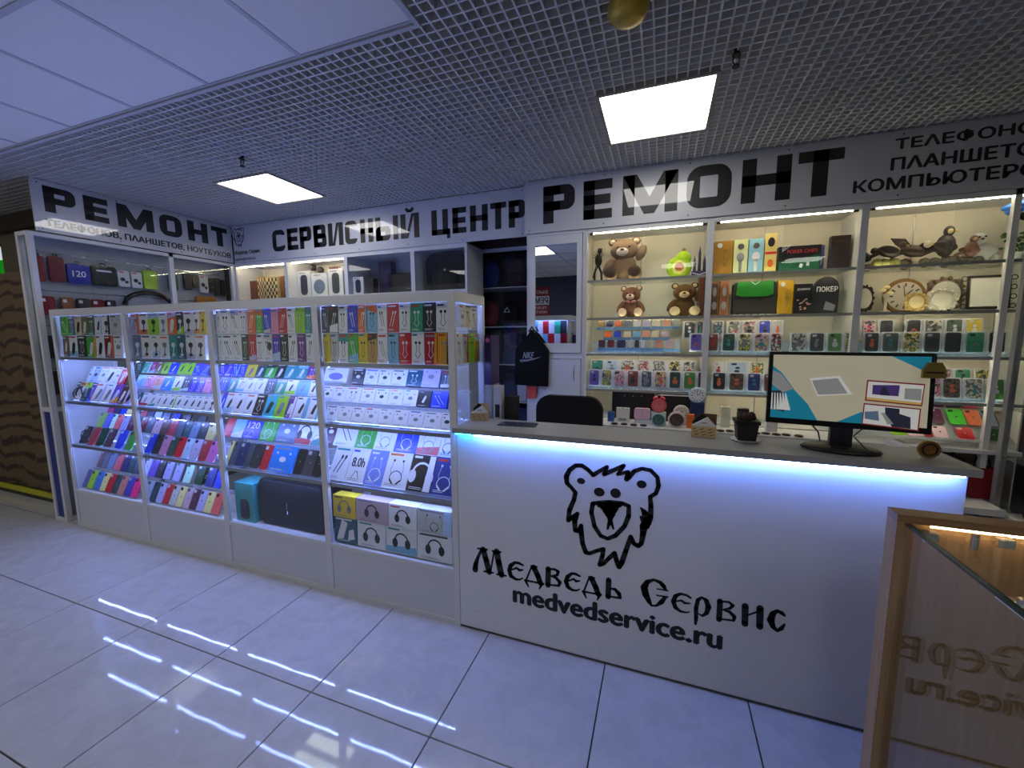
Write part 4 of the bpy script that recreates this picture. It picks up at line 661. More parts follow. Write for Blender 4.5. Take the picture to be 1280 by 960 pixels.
for x in (-.14, .14):
    q = MB(); q.ring(x, .14, .086, .092, .0108); q.disc(x, .14, .05, y=.0112); q.build('woofer_ring', M('speaker_ring', (28,30,44), .4), r, (.285, 0, 0))
MB().tube([(-.02,.008,.10),(-.02,.004,.15),(-.02,.008,.18)], .003).build('badge', CHROME, r, (.285,0,0))
bx(-.012, .012, 0, .02, 0, .008).build('foot', BLK, r, (.1, .08, 0)); 
for n, (x, z, t) in enumerate(((-3.47, .693, 'middle'), (-3.46, 1.051, 'upper'))):  # dark bundles added where a dark reflection shows in the glass
    r = empty('coiled_cable', 'black cable bundle added for a dark reflection at the left end of the %s shelf, leftmost showcase' % t, 'cable', (x, .07, z))
    q = MB(); rn = random.Random(n+4)
    for k in range(5):
        c = (rn.uniform(-.015,.02), rn.uniform(0,.10), rn.uniform(.055,.075)); a0 = rn.uniform(0,3); w_ = rn.uniform(.6,1)
        q.tube([(c[0]+.045*w_*math.cos(a0)*math.cos(2*PI*j/18), c[1]+.045*math.sin(a0)*math.cos(2*PI*j/18), c[2]-.004+.05*math.sin(2*PI*j/18)) for j in range(18)], .004, 6, True)
    q.build('cable_loops', BLK, r); bx(-.012, .012, .03, .06, .0015, .05).build('plug', DARK, r)
# ================================================================== LEFT WALL UNIT
r = empty('display_cabinet', 'tall white glazed cabinet along the left wall under the far left sign', 'cabinet', (XW, 0, 0))
XO = XW-.180
for (x, y) in ((XW-.035, .0), (XO, .0)): bx(x, x+.035, y, y+.035, 0, 2.40).build('post', WHITE, r, (-XW, 0, 0))
for y in (.985, 1.62): bx(XW-.035, XW, y, y+.04, 0, 2.40).build('post', WHITE, r, (-XW, 0, 0))
for z0, z1 in ((2.37, 2.40), (.95, .985), (0, .03)):
    bx(XO+.035, XW-.035, 0, .03, z0, z1).build('rail', WHITE, r, (-XW, 0, 0)); bx(XW-.03, XW, .035, 1.62, z0, z1).build('rail', WHITE, r, (-XW, 0, 0))
bx(XO+.035, XW-.035, .010, .014, .985, 2.37).build('side_glass', GLASS, r, (-XW, 0, 0))
bx(XO+.035, XW-.035, .010, .018, .03, .95).build('blue_panel', M('royal_blue_panel', (16,40,120), .35), r, (-XW, 0, 0))
bx(XW-.018, XW-.013, .035, .985, .985, 2.365).build('front_glass', GLASS, r, (-XW, 0, 0))
bx(XW-.018, XW-.013, 1.025, 1.62, .985, 2.365).build('front_glass', GLASS, r, (-XW, 0, 0))
bx(XO, XO+.008, .035, 1.66, 0, 2.40).build('pegboard', PEG, r, (-XW, 0, 0))
bx(XO+.008, XW-.001, .035, 1.66, 2.39, 2.40).build('top_board', WHITE, r, (-XW, 0, 0))
q = MB()
for z in (2.27, 1.955, 1.66, 1.30):
    q.box(XO+.008, XO+.012, .05, 1.6, z-.004, z+.004)
    for k in range(10): q.tube([(XO+.01, .09+.16*k, z), (XO+.10, .09+.16*k, z+.004)], .0022, 5)
q.build('hooks', CHROME, r, (-XW, 0, 0))
for z in (1.72, 1.38): bx(XO+.009, XW-.04, .04, 1.6, z-.003, z+.003).build('glass_shelf', SHELFG, r, (-XW, 0, 0))
def hung(name, label, cat, y0, y1, z0, z1, col, x=XO+.03, th=.03, handle=False, white=None, group='stock hanging in the left wall cabinet', rnd_=6, rough=.3):
    w = y1-y0; o = MB().prism(rounded(w, 0, z1-z0, min(.02, w*.2)), 0, th).build(name, M('hung_'+label[:18].replace(' ', '_'), col, rough), None, (x+th, (y0+y1)/2, z0), (0,0,PI/2)); tag(o, label, cat, group)
    if handle: MB().tube([(-w*.15, th/2, z1-z0-.004), (-w*.1, th/2, z1-z0+.02), (w*.1, th/2, z1-z0+.02), (w*.15, th/2, z1-z0-.004)], .006, 6).build('handle', BLK, o)
    if white: white(o, w, z1-z0)
    return o
def wlogo(o, w, h): MB().flat([(-w*.3,h*.7),(w*.3,h*.7),(w*.3,h*.78),(-w*.3,h*.78)], -.001).build('label_print', INK['w'], o)
def wtext(t):
    return lambda o, w, h: text_mb(t, -w*.3, w*.3, h*.35, h*.65, .02, -.001).build('lettering', INK['w'], o)
def wpic(o, w, h):
    MB().disc(-w*.12, h*.45, w*.22, h*.12, y=-.001).disc(w*.2, h*.3, w*.16, h*.09, y=-.001).build('printed_picture', INK['d'], o); MB().flat([(-w*.4,h*.86),(0,h*.86),(0,h*.93),(-w*.4,h*.93)], -.001).build('brand_band', INK['r'], o)
hung('travel_pillow', 'crimson padded bag behind the end glass of the left wall cabinet', 'bag', .055, .125, 2.02, 2.23, (120,20,34), handle=True)
hung('travel_pillow', 'dark red padded bag hanging beside the blue printed one', 'bag', .15, .245, 2.03, 2.24, (110,22,36), handle=True)
hung('gift_bag', 'royal blue hanging pack printed with 120', 'bag', .26, .41, 2.03, 2.20, (30,44,150), handle=True, white=wtext('120'))
hung('car_camera_pack', 'large black hanging box with white brand mark', 'box', .42, .60, 2.03, 2.21, (22,24,28), handle=True, white=wlogo)
hung('accessory_pack', 'white pack with adapter picture, nearer of the two at the top', 'box', .61, .70, 2.04, 2.19, (205,205,205), white=wpic)
hung('accessory_pack', 'white pack with adapter picture, farther of the two at the top', 'box', .715, .80, 2.04, 2.19, (205,205,205), white=wpic)
hung('travel_pillow', 'lime green pouch hanging in the left wall cabinet', 'bag', .815, .93, 2.04, 2.22, (150,190,30), handle=True)
hung('travel_pillow', 'dark green pouch next to the cabinet mullion', 'bag', 1.04, 1.12, 2.05, 2.21, (30,80,52), handle=True)
for n, (a, b, c, cn) in enumerate(((.06,.16,(130,20,34),'dark red'), (.20,.275,(150,96,54),'tan brown'), (.30,.385,(46,36,38),'black brown'), (.40,.485,(120,18,36),'crimson'), (.50,.57,(26,24,30),'black'))):
    hung('phone_case', '%s leather phone case hanging in the row below the bags' % cn, 'phone case', a, b, 1.75, 1.905, c, white=lambda o, w, h: MB().flat([(-w*.4,h*.72),(-w*.1,h*.72),(-w*.1,h*.88),(-w*.4,h*.88)], -.001).build('price_label', INK['w'], o), group='leather phone cases hanging in the left cabinet')
for n, (a, b, za, zb, c, cn) in enumerate(((1.19,1.26,2.07,2.24,(24,24,26),'black strap pack'), (1.27,1.33,2.10,2.24,(28,28,30),'narrow black strap pack'), (1.34,1.43,2.05,2.24,(190,190,186),'pale pack with dark picture'), (1.44,1.50,2.06,2.22,(40,44,42),'grey green pack'), (1.51,1.56,2.03,2.23,(34,34,38),'charcoal pack'), (1.57,1.62,2.03,2.22,(16,16,18),'black flat pack'))):
    hung('accessory_pack', cn+' hanging near the corner of the left cabinet', 'box', a, b, za, zb, c, white=wpic if 'pale' in cn else None)
o = hung('accessory_pack', 'orange brown box low in the corner window of the left cabinet', 'box', 1.29, 1.50, 1.93, 2.01, (160,104,36))
o = hung('accessory_pack', 'dark red box low beside the cabinet mullion', 'box', 1.05, 1.14, 1.80, 1.88, (80,34,30))
o = tag(MB().tube([(.0, .12*math.cos(a)*1.7, .13*math.sin(a)) for a in [PI*k/16 for k in range(17)]], .022, 10).build('steering_wheel_cover', BLK, None, (XO+.05, .85, 1.87)), 'black arched steering wheel cover in the left wall cabinet', 'cover')
for n, (a, b, z0, z1) in enumerate(((.05,.15,1.39,1.58), (.16,.20,1.39,1.60), (.06,.18,1.08,1.28))):
    hung('accessory_pack', '%s dark pack behind the end glass beside the curtain' % ['upper','narrow middle','lower'][n], 'box', a, b, z0, z1, (30,30,36))
bpy.context.view_layer.update()
# ================================================================== BACK UNIT UNDER THE CENTRE SIGN
XB = [(-3.73,-2.945), (-2.945,-2.122), (-2.122,-1.317), (-1.317,-.735)]
for i, (a, b) in enumerate(XB):
    r = empty('display_cabinet', 'white back cabinet with sliding glass under the centre sign, %s from the left corner' % ORD[i], 'cabinet', (a, YL, 0), group='back cabinets under the centre sign')
    w = b-a; D = .36
    for x in (0, w-.022): bx(x, x+.022, 0, D, 0, 2.403).build('side_panel', WHITE, r)
    bx(.022, w-.022, D-.01, D, 0, 2.403).build('back_board', INNER if i < 2 else PEG, r)
    MB().box(.022, w-.022, 0, D-.01, 2.383, 2.403).box(.022, w-.022, 0, .03, 2.365, 2.383).build('top_board', WHITE, r)
    for z in (1.985, 1.58, 1.15, .75): bx(.022, w-.022, .02, D-.011, z-.008, z).build('shelf', WHITE, r)
    bx(.022, w-.022, .0, .018, 1.955, 1.99).build('rail', WHITE, r)
    bx(.022, w*.5+.01, .010, .014, 1.99, 2.365).build('sliding_glass', GLASS, r); bx(w*.5-.01, w-.022, .018, .022, 1.99, 2.365).build('sliding_glass', GLASS, r)
    bx(.022, w-.022, .006, .014, .03, 1.955).build('door_panel', PANEL, r)
    if i < 2: MB().tube([(.05, .04, 2.36), (w-.05, .04, 2.36)], .004, 6).build('led_tube', LEDW, r)
def shelf_box(name, label, cat, X0, X1, Y, Z0, Z1, D, col, draw=None, group=None, rough=.35, rotz=0):
    w = X1-X0; r = empty(name, label, cat, ((X0+X1)/2, Y, Z0), (0,0,rotz), group)
    bx(-w/2, w/2, 0, D, 0, Z1-Z0).build('carton', M('carton_'+'_'.join(map(str, col)), col, rough), r)
    if draw: draw(r, w, Z1-Z0)
    return r
CHK = [(232,214,170),(70,46,30)]
def checker(a, b):
    def f(r, w, h):
        n = 6; s1 = MB(); s2 = MB()
        for i in range(n):
            for j in range(n):
                (s1 if (i+j) % 2 else s2).flat([(-w*.42+w*.84*i/n, h*.06+h*.88*j/n), (-w*.42+w*.84*(i+1)/n, h*.06+h*.88*j/n), (-w*.42+w*.84*(i+1)/n, h*.06+h*.88*(j+1)/n), (-w*.42+w*.84*i/n, h*.06+h*.88*(j+1)/n)], -.001)
        s1.build('light_squares', M('chess_light_%d' % a[0], a, .4), r); s2.build('dark_squares', M('chess_dark_%d' % b[0], b, .4), r)
    return f
shelf_box('chess_set', 'reddish brown chess box at the corner of the back cabinet', 'board game', -3.68, -3.56, 1.80, 1.986, 2.22, .04, (110,50,30))
shelf_box('chess_set', 'carved pale chess box with squares, left of the darker ones', 'board game', -3.55, -3.41, 1.79, 1.986, 2.26, .04, (150,120,70), checker((220,200,150), (90,64,36)), 'chess boxes on the back shelf')
shelf_box('chess_set', 'cream and black chess box with squares on the back shelf', 'board game', -3.40, -3.21, 1.78, 1.986, 2.25, .04, (190,170,120), checker((226,206,150), (36,26,20)), 'chess boxes on the back shelf')
shelf_box('chess_set', 'plain tan chess box between two squared ones', 'board game', -3.20, -3.13, 1.80, 1.986, 2.25, .04, (140,100,60))
shelf_box('chess_set', 'red brown chess box with tan squares beside the cabinet side', 'board game', -3.12, -2.98, 1.78, 1.986, 2.24, .04, (110,64,34), checker((190,130,76), (80,34,20)), 'chess boxes on the back shelf')
def sp_pic(col, shape):
    def f(r, w, h):
        m = MB(); 
        if shape == 'tall': m.prism([(x, z) for x, z in rounded(w*.5, h*.12, h*.86, w*.2)], -.002, -.0004)
        else: m.ycyl(0, h*.45, -.002, -.0004, min(w, h)*.36)
        m.build('printed_speaker', M('ink_sp_%d' % col[0], col, .5, bump=.3, bscale=300), r)
        MB().flat([(-w*.35,h*.90),(w*.1,h*.90),(w*.1,h*.94),(-w*.35,h*.94)], -.001).build('small_print', INK['g'], r)
    return f
shelf_box('speaker_carton', 'white box with tall charcoal speaker picture, left of the round one', 'box', -2.915, -2.72, 1.78, 1.986, 2.285, .12, (205,206,204), sp_pic((54,54,72), 'tall'), 'white speaker boxes on the back shelf')
shelf_box('speaker_carton', 'white box with round blue grey speaker picture', 'box', -2.71, -2.49, 1.78, 1.986, 2.25, .12, (212,213,212), sp_pic((112,124,140), 'round'), 'white speaker boxes on the back shelf')
shelf_box('speaker_carton', 'white box with tall dark grey speaker picture, right of the round one', 'box', -2.48, -2.28, 1.79, 1.986, 2.285, .12, (205,206,204), sp_pic((60,64,66), 'tall'), 'white speaker boxes on the back shelf')
shelf_box('speaker_carton', 'magenta box beside the white speaker boxes', 'box', -2.27, -2.15, 1.80, 1.986, 2.19, .1, (130,30,110))
shelf_box('speaker_carton', 'dark box standing behind the magenta box', 'box', -2.27, -2.15, 1.915, 1.986, 2.33, .08, (34,40,44))
for n, x in enumerate((-2.735, -2.63)):
    r = empty('round_speaker', 'small black round speaker on a white box, %s of two' % ('left', 'right')[n], 'speaker', (x, 1.83, 2.2505 if n else 2.2855)); MB().ell((0,0,.04), (.04,.03,.04)).build('body', BLK, r); MB().ycyl(0, .04, -.034, -.026, .02).build('cone', M('cone_grey', (70,60,60), .5), r)
    r.location = (x, 1.84, 2.285 if n == 0 else 2.25)
o = tag(bx(-.07, .07, 0, .03, 0, .03).build('sound_bar', M('brown_bar', (90,58,44), .4), None, (-2.42, 1.82, 2.2855)), 'small brown sound bar lying on a white speaker box', 'speaker')
shelf_box('speaker_carton', 'small white box with dark capsule speaker picture', 'box', -2.09, -1.955, 1.72, 1.986, 2.17, .08, (200,200,204), sp_pic((30,34,60), 'tall'))
shelf_box('speaker_carton', 'small black box next to the white capsule speaker box', 'box', -1.945, -1.84, 1.73, 1.986, 2.15, .08, (24,24,28))
shelf_box('speaker_carton', 'dark violet box standing at the back beside the laptop', 'box', -1.90, -1.74, 1.90, 1.986, 2.34, .08, (46,36,82))
r = empty('laptop', 'black open laptop on the back shelf under the centre sign', 'laptop', (-1.62, 1.70, 1.986))
bx(-.16, .16, 0, .2, 0, .018).build('base', BLK, r); bx(-.16, .16, .2, .212, .012, .22).build('lid', BLK, r); bx(-.14, .14, .02, .18, .018, .019).build('keyboard', DARK, r)
r = empty('car_stereo', 'black game pad lying before the laptop on the back shelf', 'game pad', (-1.76, 1.69, 1.986)); MB().ell((-.04,0,.025),(.035,.02,.025)).ell((.04,0,.025),(.035,.02,.025)).ell((0,0,.03),(.05,.018,.018)).build('body', DARK, r)
r.location = (-1.385, 1.72, 1.986); r['label'] = 'black game pad lying beside the laptop on the back shelf'; r.name = 'game_pad'
r = empty('backpack', 'large black backpack filling the right end of the back cabinet', 'backpack', (-1.03, 1.84, 1.986))
MB().prism(rounded(.42, 0, .365, .09, 6), -.06, .10).build('main_body', M('black_fabric', (18,18,21), .85, bump=.4, bscale=200), r); MB().ell((0,-.06,.12), (.15,.035,.10)).build('front_pocket', M('black_fabric', (18,18,21)), r)
MB().disc(.02, .2, .012, y=-.101).build('badge', CHROME, r)
# ================================================================== DARK SHELVES IN THE GAP
r = empty('display_cabinet', 'dark glazed shelf unit set back in the gap beside the mirror door', 'cabinet', (-1.05, 2.12, 0))
bx(0, .035, 0, .035, 0, 2.43).build('post', WHITE, r); bx(.945, .98, 0, .035, 0, 2.43).build('post', WHITE, r)
MB().box(.035, .945, 0, .03, 2.395, 2.43).build('rail', WHITE, r); bx(0, .98, .38, .39, 0, 2.43).build('back_board', M('dark_back', (64,64,70), .7), r)
for z in (2.045, 1.65, 1.26, .87, .5): bx(.036, .944, .01, .37, z-.008, z).build('shelf', WHITE, r); 
bx(.035, .945, .012, .016, .9, 2.395).build('front_glass', GLASS, r)
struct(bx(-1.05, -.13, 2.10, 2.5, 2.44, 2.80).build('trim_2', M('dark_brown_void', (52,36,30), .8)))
r0 = MB()
def pack(label, x, z, rx, rz, col, y=2.3):
    r = empty('backpack', label, 'backpack', (x, y, z)); m = M('pack_%d_%d' % col[:2], col, .8, bump=.3, bscale=150)
    MB().ell((0,0,rz), (rx,.07,rz)).build('main_body', m, r); MB().ell((0,-.05,rz*.6), (rx*.7,.035,rz*.5)).build('front_pocket', m, r)
    MB().tube([(-.02,0,2*rz-.01),(0,0,2*rz+.02),(.02,0,2*rz-.01)], .006, 6).build('carry_loop', BLK, r)
    return r
pack('dark blue backpack on the top shelf of the gap', -.78, 2.045, .12, .155, (36,62,128))
pack('black maroon backpack on the top shelf of the gap', -.47, 2.045, .11, .155, (62,34,52))
pack('dark red backpack on the second shelf of the gap', -.76, 1.65, .09, .14, (130,44,44))
tb = pack('black backpack with a white triangle on the second shelf', -.56, 1.65, .11, .135, (26,26,30))
MB().ribbon([(-.03,.15),(0,.20),(.03,.15),(-.03,.15)], -.075, .006).build('white_triangle', INK['w'], tb)
pack('navy backpack at the right of the second shelf', -.32, 1.65, .09, .13, (26,28,44))
for n, (x0, x1, z0, z1, c, t) in enumerate(((-.80,-.62,1.26,1.60,(22,20,26),'black box with pale ring picture on the third shelf'), (-.60,-.44,1.26,1.58,(30,26,34),'charcoal box on the third shelf of the gap'), (-.60,-.46,.87,1.08,(24,26,44),'navy box on the fourth shelf of the gap'), (-.44,-.34,.87,1.10,(190,190,196),'white box on the fourth shelf of the gap'), (-.70,-.30,.5,.80,(22,28,80),'wide dark blue box on the lowest shelf of the gap'))):
    shelf_box('carton_box', t, 'box', x0, x1, 2.2, z0, z1, .12, c, (lambda r, w, h: MB().ring(0, h*.7, .03, .042, -.001).build('ring_print', INK['g'], r)) if n == 0 else None)
# ================================================================== RIGHT WALL CABINETS
D = .37
CARC = M('cabinet_carcass', (206,205,200), .4)
# mirror door section
r = empty('mirror_door_cabinet', 'white cabinet door with a mirror beside the lit toy shelves', 'cabinet', (-.13, YR, 0))
bx(0, .018, 0, D, 0, 2.398).build('side_panel', WHITE, r); bx(.018, .49, .02, D, 2.38, 2.398).build('top_board', WHITE, r)
MB().box(.018, .475, 0, .018, 2.375, 2.398).box(.018, .475, 0, .018, 1.36, 1.405).box(.475, .49, 0, .018, 0, 2.398).build('face_frame', WHITE, r)
q = MB(); q.box(.020,.075,-.012,.006,1.41,2.37).box(.43,.47,-.012,.006,1.41,2.37).box(.075,.43,-.012,.006,2.30,2.37).box(.075,.43,-.012,.006,1.41,1.49); q.build('upper_door', WHITE, r)
bx(.075, .43, -.004, .004, 1.49, 2.30).build('mirror', M('mirror_silver', (225,230,232), .01, 1.), r)
bx(.020, .47, -.012, .006, .05, 1.355).build('lower_door', WHITE, r)
MB().tube([(.42,-.013,1.30),(.42,-.035,1.28),(.42,-.035,1.20),(.42,-.013,1.18)], .005, 6).build('handle', CHROME, r)
XR = [(.362,1.279), (1.279,2.186), (2.186,3.09)]
NM = ['left, with the plush toys','middle, with the board games','right, with the figurines']
for i, (a, b) in enumerate(XR):
    r = empty('display_cabinet', 'lit white wall cabinet with glass shelves under the right sign, '+NM[i], 'cabinet', (a, YR, 0), group='lit wall cabinets on the right')
    w = b-a
    for x0, x1 in ((0, .020), ((w-.020, w) if i < 2 else (.715, .745))): bx(x0, x1, 0, .03, .0, 2.398).build('post', WHITE, r)
    for x0, x1 in ((.004, .012), (w-.012, w-.004)): bx(x0, x1, .03, D, 0, 2.398).build('side_panel', CARC, r)
    bx(.012, w-.012, D-.01, D, 0, 2.398).build('back_board', INNER, r)
    bx(w*.45, w*.45+.008, D-.014, D-.01, .85, 2.38).build('back_seam', ALU, r)
    MB().box(.012, w-.012, .0, D-.01, 2.382, 2.398).box(.02, w-.02, 0, .02, 2.366, 2.382).build('top_board', WHITE, r)
    MB().tube([(.06, .032, 2.365), (w-.06, .032, 2.365)], .0035, 8).build('led_tube', LEDW, r)
    for x in (.035, w-.055): bx(x, x+.025, .022, .042, 2.354, 2.37).build('led_end_cap', BLK, r)
    for z in (1.995, 1.695, 1.405, 1.112):
        bx(.013, w-.013, .02, D-.012, z-.006, z).build('glass_shelf', SHELFG, r); bx(.013, w-.013, .012, .0195, z-.017, z+.002).build('shelf_edge', M('shelf_lip', (150,152,150), .3, .3), r)
        MB().tube([(.06, .024, z-.0095), (w-.06, .024, z-.0095)], .0024, 6).build('led_tube', LEDW, r)  # hidden tube added under each shelf to brighten the row below
    bx(w*.5, w-.02, .004, .008, 1.405, 2.366).build('sliding_glass', GLASS, r)
    if i < 2: bx(.012, w-.012, .04, D-.011, .60, .875).build('drawer_box', WHITE, r)
    else:
        bx(.012, w-.16, -.20, D-.012, .46, .50).build('lower_shelf', WHITE, r); bx(.012, w-.012, .0, D-.012, .06, .44).build('drawer_box', WHITE, r); bx(.012, w-.012, -.02, D-.012, .795, .82).build('display_ledge', WHITE, r)
        MB().add([(.03,.005,.865),(w-.03,.005,.865),(w-.03,.33,1.09),(.03,.33,1.09),(.03,.008,.861),(w-.03,.008,.861),(w-.03,.333,1.086),(.03,.333,1.086)],[(0,1,2,3),(7,6,5,4),(0,4,5,1),(2,6,7,3),(0,3,7,4),(1,5,6,2)]).build('sloped_tray', ACRYL, r)
# blue-edged clear racks under phone cases
RK = glass_mat('blue_tint_acrylic', (.72,.84,.95), 1.2, .02, haze=.2)
for (a, b, z, t) in ((.385,1.25,1.113,'left lower'), (1.30,2.16,1.113,'middle lower'), (1.30,2.16,1.406,'middle upper'), (2.21,2.98,1.406,'right upper'), (2.21,2.98,1.113,'right lower'), (.42,.98,1.406,'left upper')):
    r = empty('acrylic_case_rack', 'blue tinted clear rack on the %s shelf of the wall cabinets' % t, 'rack', (a, 0, z))
    w = b-a
    MB().box(0, w, 1.60, 1.80, 0, .003).build('base_plate', RK, r); MB().box(0, w, 1.60, 1.603, .003, .022).build('front_lip', RK, r)
    MB().box(0, w, 1.70, 1.703, .003, .095).box(0, w, 1.703, 1.78, .092, .095).build('step', RK, r)
# long white ledge below the wall cabinets
r = empty('work_ledge', 'long white ledge running below the lit wall cabinets', 'counter', (0,0,0))
bx(.37, 2.16, 1.30, YR-.002, .85, .875).build('top', PANEL, r); bx(.37, 2.16, 1.32, 1.335, .02, .85).build('front_panel', PANEL, r)
# ------- plush toys
def plush(col, nm): return M('plush_'+nm, col, .95, bump=.9, bscale=90, mottle=.18, mscale=40)
def bear(label, X, Y, Z, s, body, muz, paw, nm, wave=False, bow=False):
    r = empty('teddy_bear', label, 'plush toy', (X, Y, Z)); r.scale = (s*(1.14 if wave else 1.0), s, s)
    b = plush(body, nm); mz = plush(muz, nm+'_muzzle'); pw = plush(paw, nm+'_paw')
    MB().ell((0,0,.33), (.27,.20,.33)).build('body', b, r)
    MB().ell((0,-.02,.76), (.30,.24,.26)).build('head', b, r)
    for sx in (-1, 1):
        e = MB().ell((sx*.25,.02,.97), (.10,.06,.10)).build('ear', b, r); MB().ell((sx*.25,-.03,.97), (.06,.03,.06)).build('inner_ear', mz, e)
        MB().ell((sx*.12,-.235,.80), (.026,.02,.026)).build('eye', BLK, r)
        l = MB().ell((sx*.25,-.22,.15), (.15,.24,.16)).build('leg', b, r); MB().ell((sx*.25,-.41,.17), (.135,.07,.14)).build('foot_pad', pw, l)
        if wave and sx > 0: MB().ell((.36,-.05,.66), (.10,.11,.20), (0,.35,0)).build('arm', b, r)
        else: MB().ell((sx*.32,-.10,.36), (.10,.12,.22), (0,sx*-.5,0)).build('arm', b, r)
    m = MB().ell((-.02,-.24,.68), (.13,.10,.10)).build('muzzle', mz, r); MB().ell((-.02,-.33,.72), (.045,.03,.03)).build('nose', M('nose_brown', (60,34,28), .3), m)
    if bow: MB().ell((-.08,-.21,.52), (.08,.03,.045), (0,.4,0)).ell((.08,-.21,.52), (.08,.03,.045), (0,-.4,0)).build('bow', M('pink_bow', (220,140,150), .6), r)
    return r
bear('big taupe brown teddy bear on the top shelf of toys', .655, 1.73, 1.996, .325, (132,108,86), (226,212,196), (92,72,56), 'taupe', True)
bear('small brown teddy bear with pink bow on the second toy shelf', .72, 1.73, 1.696, .245, (124,86,68), (226,200,172), (220,196,170), 'brown', False, True)
bear('olive brown teddy bear raising its arm beside the dark wooden box', 1.125, 1.74, 1.696, .25, (104,74,36), (226,204,160), (222,200,160), 'olive', True)
r = empty('plush_avocado', 'lime green avocado plush beside the small tower', 'plush toy', (1.075, 1.74, 1.996)); lm = plush((176,214,40), 'lime')
MB().ell((0,0,.085), (.095,.06,.085)).ell((.03,0,.15), (.055,.05,.06)).build('body', lm, r); MB().ell((.0,-.045,.08), (.055,.03,.055)).build('flesh', plush((228,226,130), 'flesh'), r)
MB().ell((.0,-.07,.08), (.032,.02,.032)).build('stone', plush((190,110,70), 'stone'), r); MB().ell((.03,0,.215), (.014,.012,.016)).build('stalk', M('stalk', (140,96,50), .8), r)
r = empty('tower_figurine', 'dark blue small tower figurine at the end of the top toy shelf', 'figurine', (1.222, 1.74, 1.996)); tm = M('tower_navy', (40,44,76), .4)
bx(-.055, .055, -.02, .04, 0, .05).build('base', M('tower_base', (62,50,100), .4), r)
q = MB()
for x, h in ((-.035,.10),(0,.17),(.035,.10)): q.cyl(x, 0, .05, h, .012, .009, 8).cyl(x, 0, h, h+.07, .012, .0005, 8)
q.build('towers', tm, r); MB().ribbon([(-.05,.035),(0,.02),(.05,.035)], -.021, .006).build('white_arch', INK['w'], r)
r = empty('metal_figurine', 'dark spiky metal figurine at the left end of the top toy shelf', 'figurine', (.455, 1.68, 1.996)); mm = M('dark_metal', (48,44,40), .35, .8)
MB().tube([(-.03,0,0),(-.03,0,.07),(0,0,.13)], .010, 6).tube([(.03,0,0),(.025,0,.07),(0,0,.13)], .010, 6).build('legs', mm, r)
MB().ell((0,0,.17), (.03,.02,.05)).build('torso', mm, r); MB().ell((0.01,0,.245), (.02,.018,.024)).build('head', mm, r)
q = MB()
for k in range(9): a = .5+k*.3; q.tube([(0,0.01,.18),(.055*math.cos(a),.01,.18+.09*math.sin(a))], [.006,.001], 5)
q.build('spikes', mm, r); MB().tube([(-.045,-.01,.03),(0.03,-.02,.26)], .004, 6).build('staff', mm, r)
r = empty('price_card', 'small white price card leaning on the back of the toy shelf', 'card', (.62, 1.88, 1.80)); bx(-.02,.02,0,.002,0,.05).build('card', INK['w'], r)
r.location = (.60, 1.86, 1.696)
# ------- board games
def banner(r, w, h, col, z0, z1, nm='band'): MB().flat([(-w/2*.96,h*z0),(w/2*.96,h*z0),(w/2*.96,h*z1),(-w/2*.96,h*z1)], -.001).build(nm, col, r)
GBOX = M('gold_print', (205,165,70), .3, .3)
def lotto(txt):
    def f(r, w, h):
        m = text_mb(txt, 0, h*.5, 0, w*.26, .02, 0); m.v = [(w*.12+z_, -.001, h*.25+x_) for x_, y_, z_ in m.v]; m.v = [(2*w*.12+w*.13-x_+0, y_, z_) for x_, y_, z_ in m.v]
        m.build('lettering', M('pale_gold', (240,215,150), .4), r); MB().disc(-w*.2, h*.88, w*.14, h*.07, y=-.001).build('label_print', INK['w'], r)
    return f
shelf_box('board_game', 'gold brown lotto box at the left of the top game shelf', 'board game', 1.315, 1.44, 1.68, 1.996, 2.245, .09, (164,120,40), lotto('ЛОТО'))
def mic(colr):
    def f(r, w, h):
        MB().ycyl(0, h*.80, -.003, -.0005, w*.22).build('microphone_head', M('mic_grey', (92,90,88), .4), r); MB().disc(0, h*.5, w*.28, h*.13, y=-.0012).build('microphone_speaker', colr, r)
        MB().flat([(-w*.1,h*.08),(w*.1,h*.08),(w*.13,h*.42),(-w*.13,h*.42)], -.0012).build('microphone_handle', colr, r)
    return f
shelf_box('microphone_box', 'pale cream green box with a grey karaoke microphone', 'box', 1.447, 1.54, 1.69, 1.996, 2.25, .07, (206,214,160), mic(M('mic_silver', (150,150,156), .3)), 'microphone boxes on the top game shelf')
shelf_box('microphone_box', 'sky blue box with a white microphone', 'box', 1.547, 1.64, 1.69, 1.996, 2.248, .07, (140,192,214), mic(INK['w']), 'microphone boxes on the top game shelf')
def party(r, w, h):
    banner(r, w, h, INK['r'], .48, .54); MB().disc(0, h*.78, w*.3, h*.12, y=-.0012).build('picture', INK['d'], r); MB().disc(0, h*.25, w*.25, h*.1, y=-.0012).build('picture', INK['o'], r)
shelf_box('party_game', 'tall yellow and white party game pack with red band', 'board game', 1.648, 1.722, 1.68, 1.996, 2.275, .04, (216,196,120), party)
def poker(r, w, h):
    text_mb('POKER CHIPS', -w*.30, w*.42, h*.72, h*.86, .02, -.0014).build('lettering', M('poker_red', (214,70,70), .4), r)
    MB().flat([(-w*.49,0.002),(w*.49,.002),(w*.49,h*.66),(-w*.05,h*.45),(-w*.49,h*.42)], -.0008).build('green_field', M('felt_green', (26,96,70), .5), r)
    MB().flat([(0,h*.18),(w*.07,h*.14),(w*.1,h*.28),(w*.03,h*.32)], -.0014).flat([(w*.17,h*.22),(w*.24,h*.2),(w*.25,h*.34),(w*.18,h*.36)], -.0014).build('dice_picture', INK['w'], r)
shelf_box('poker_set', 'long black and green poker chip box', 'board game', 1.735, 1.99, 1.68, 1.996, 2.175, .10, (20,20,22), poker)
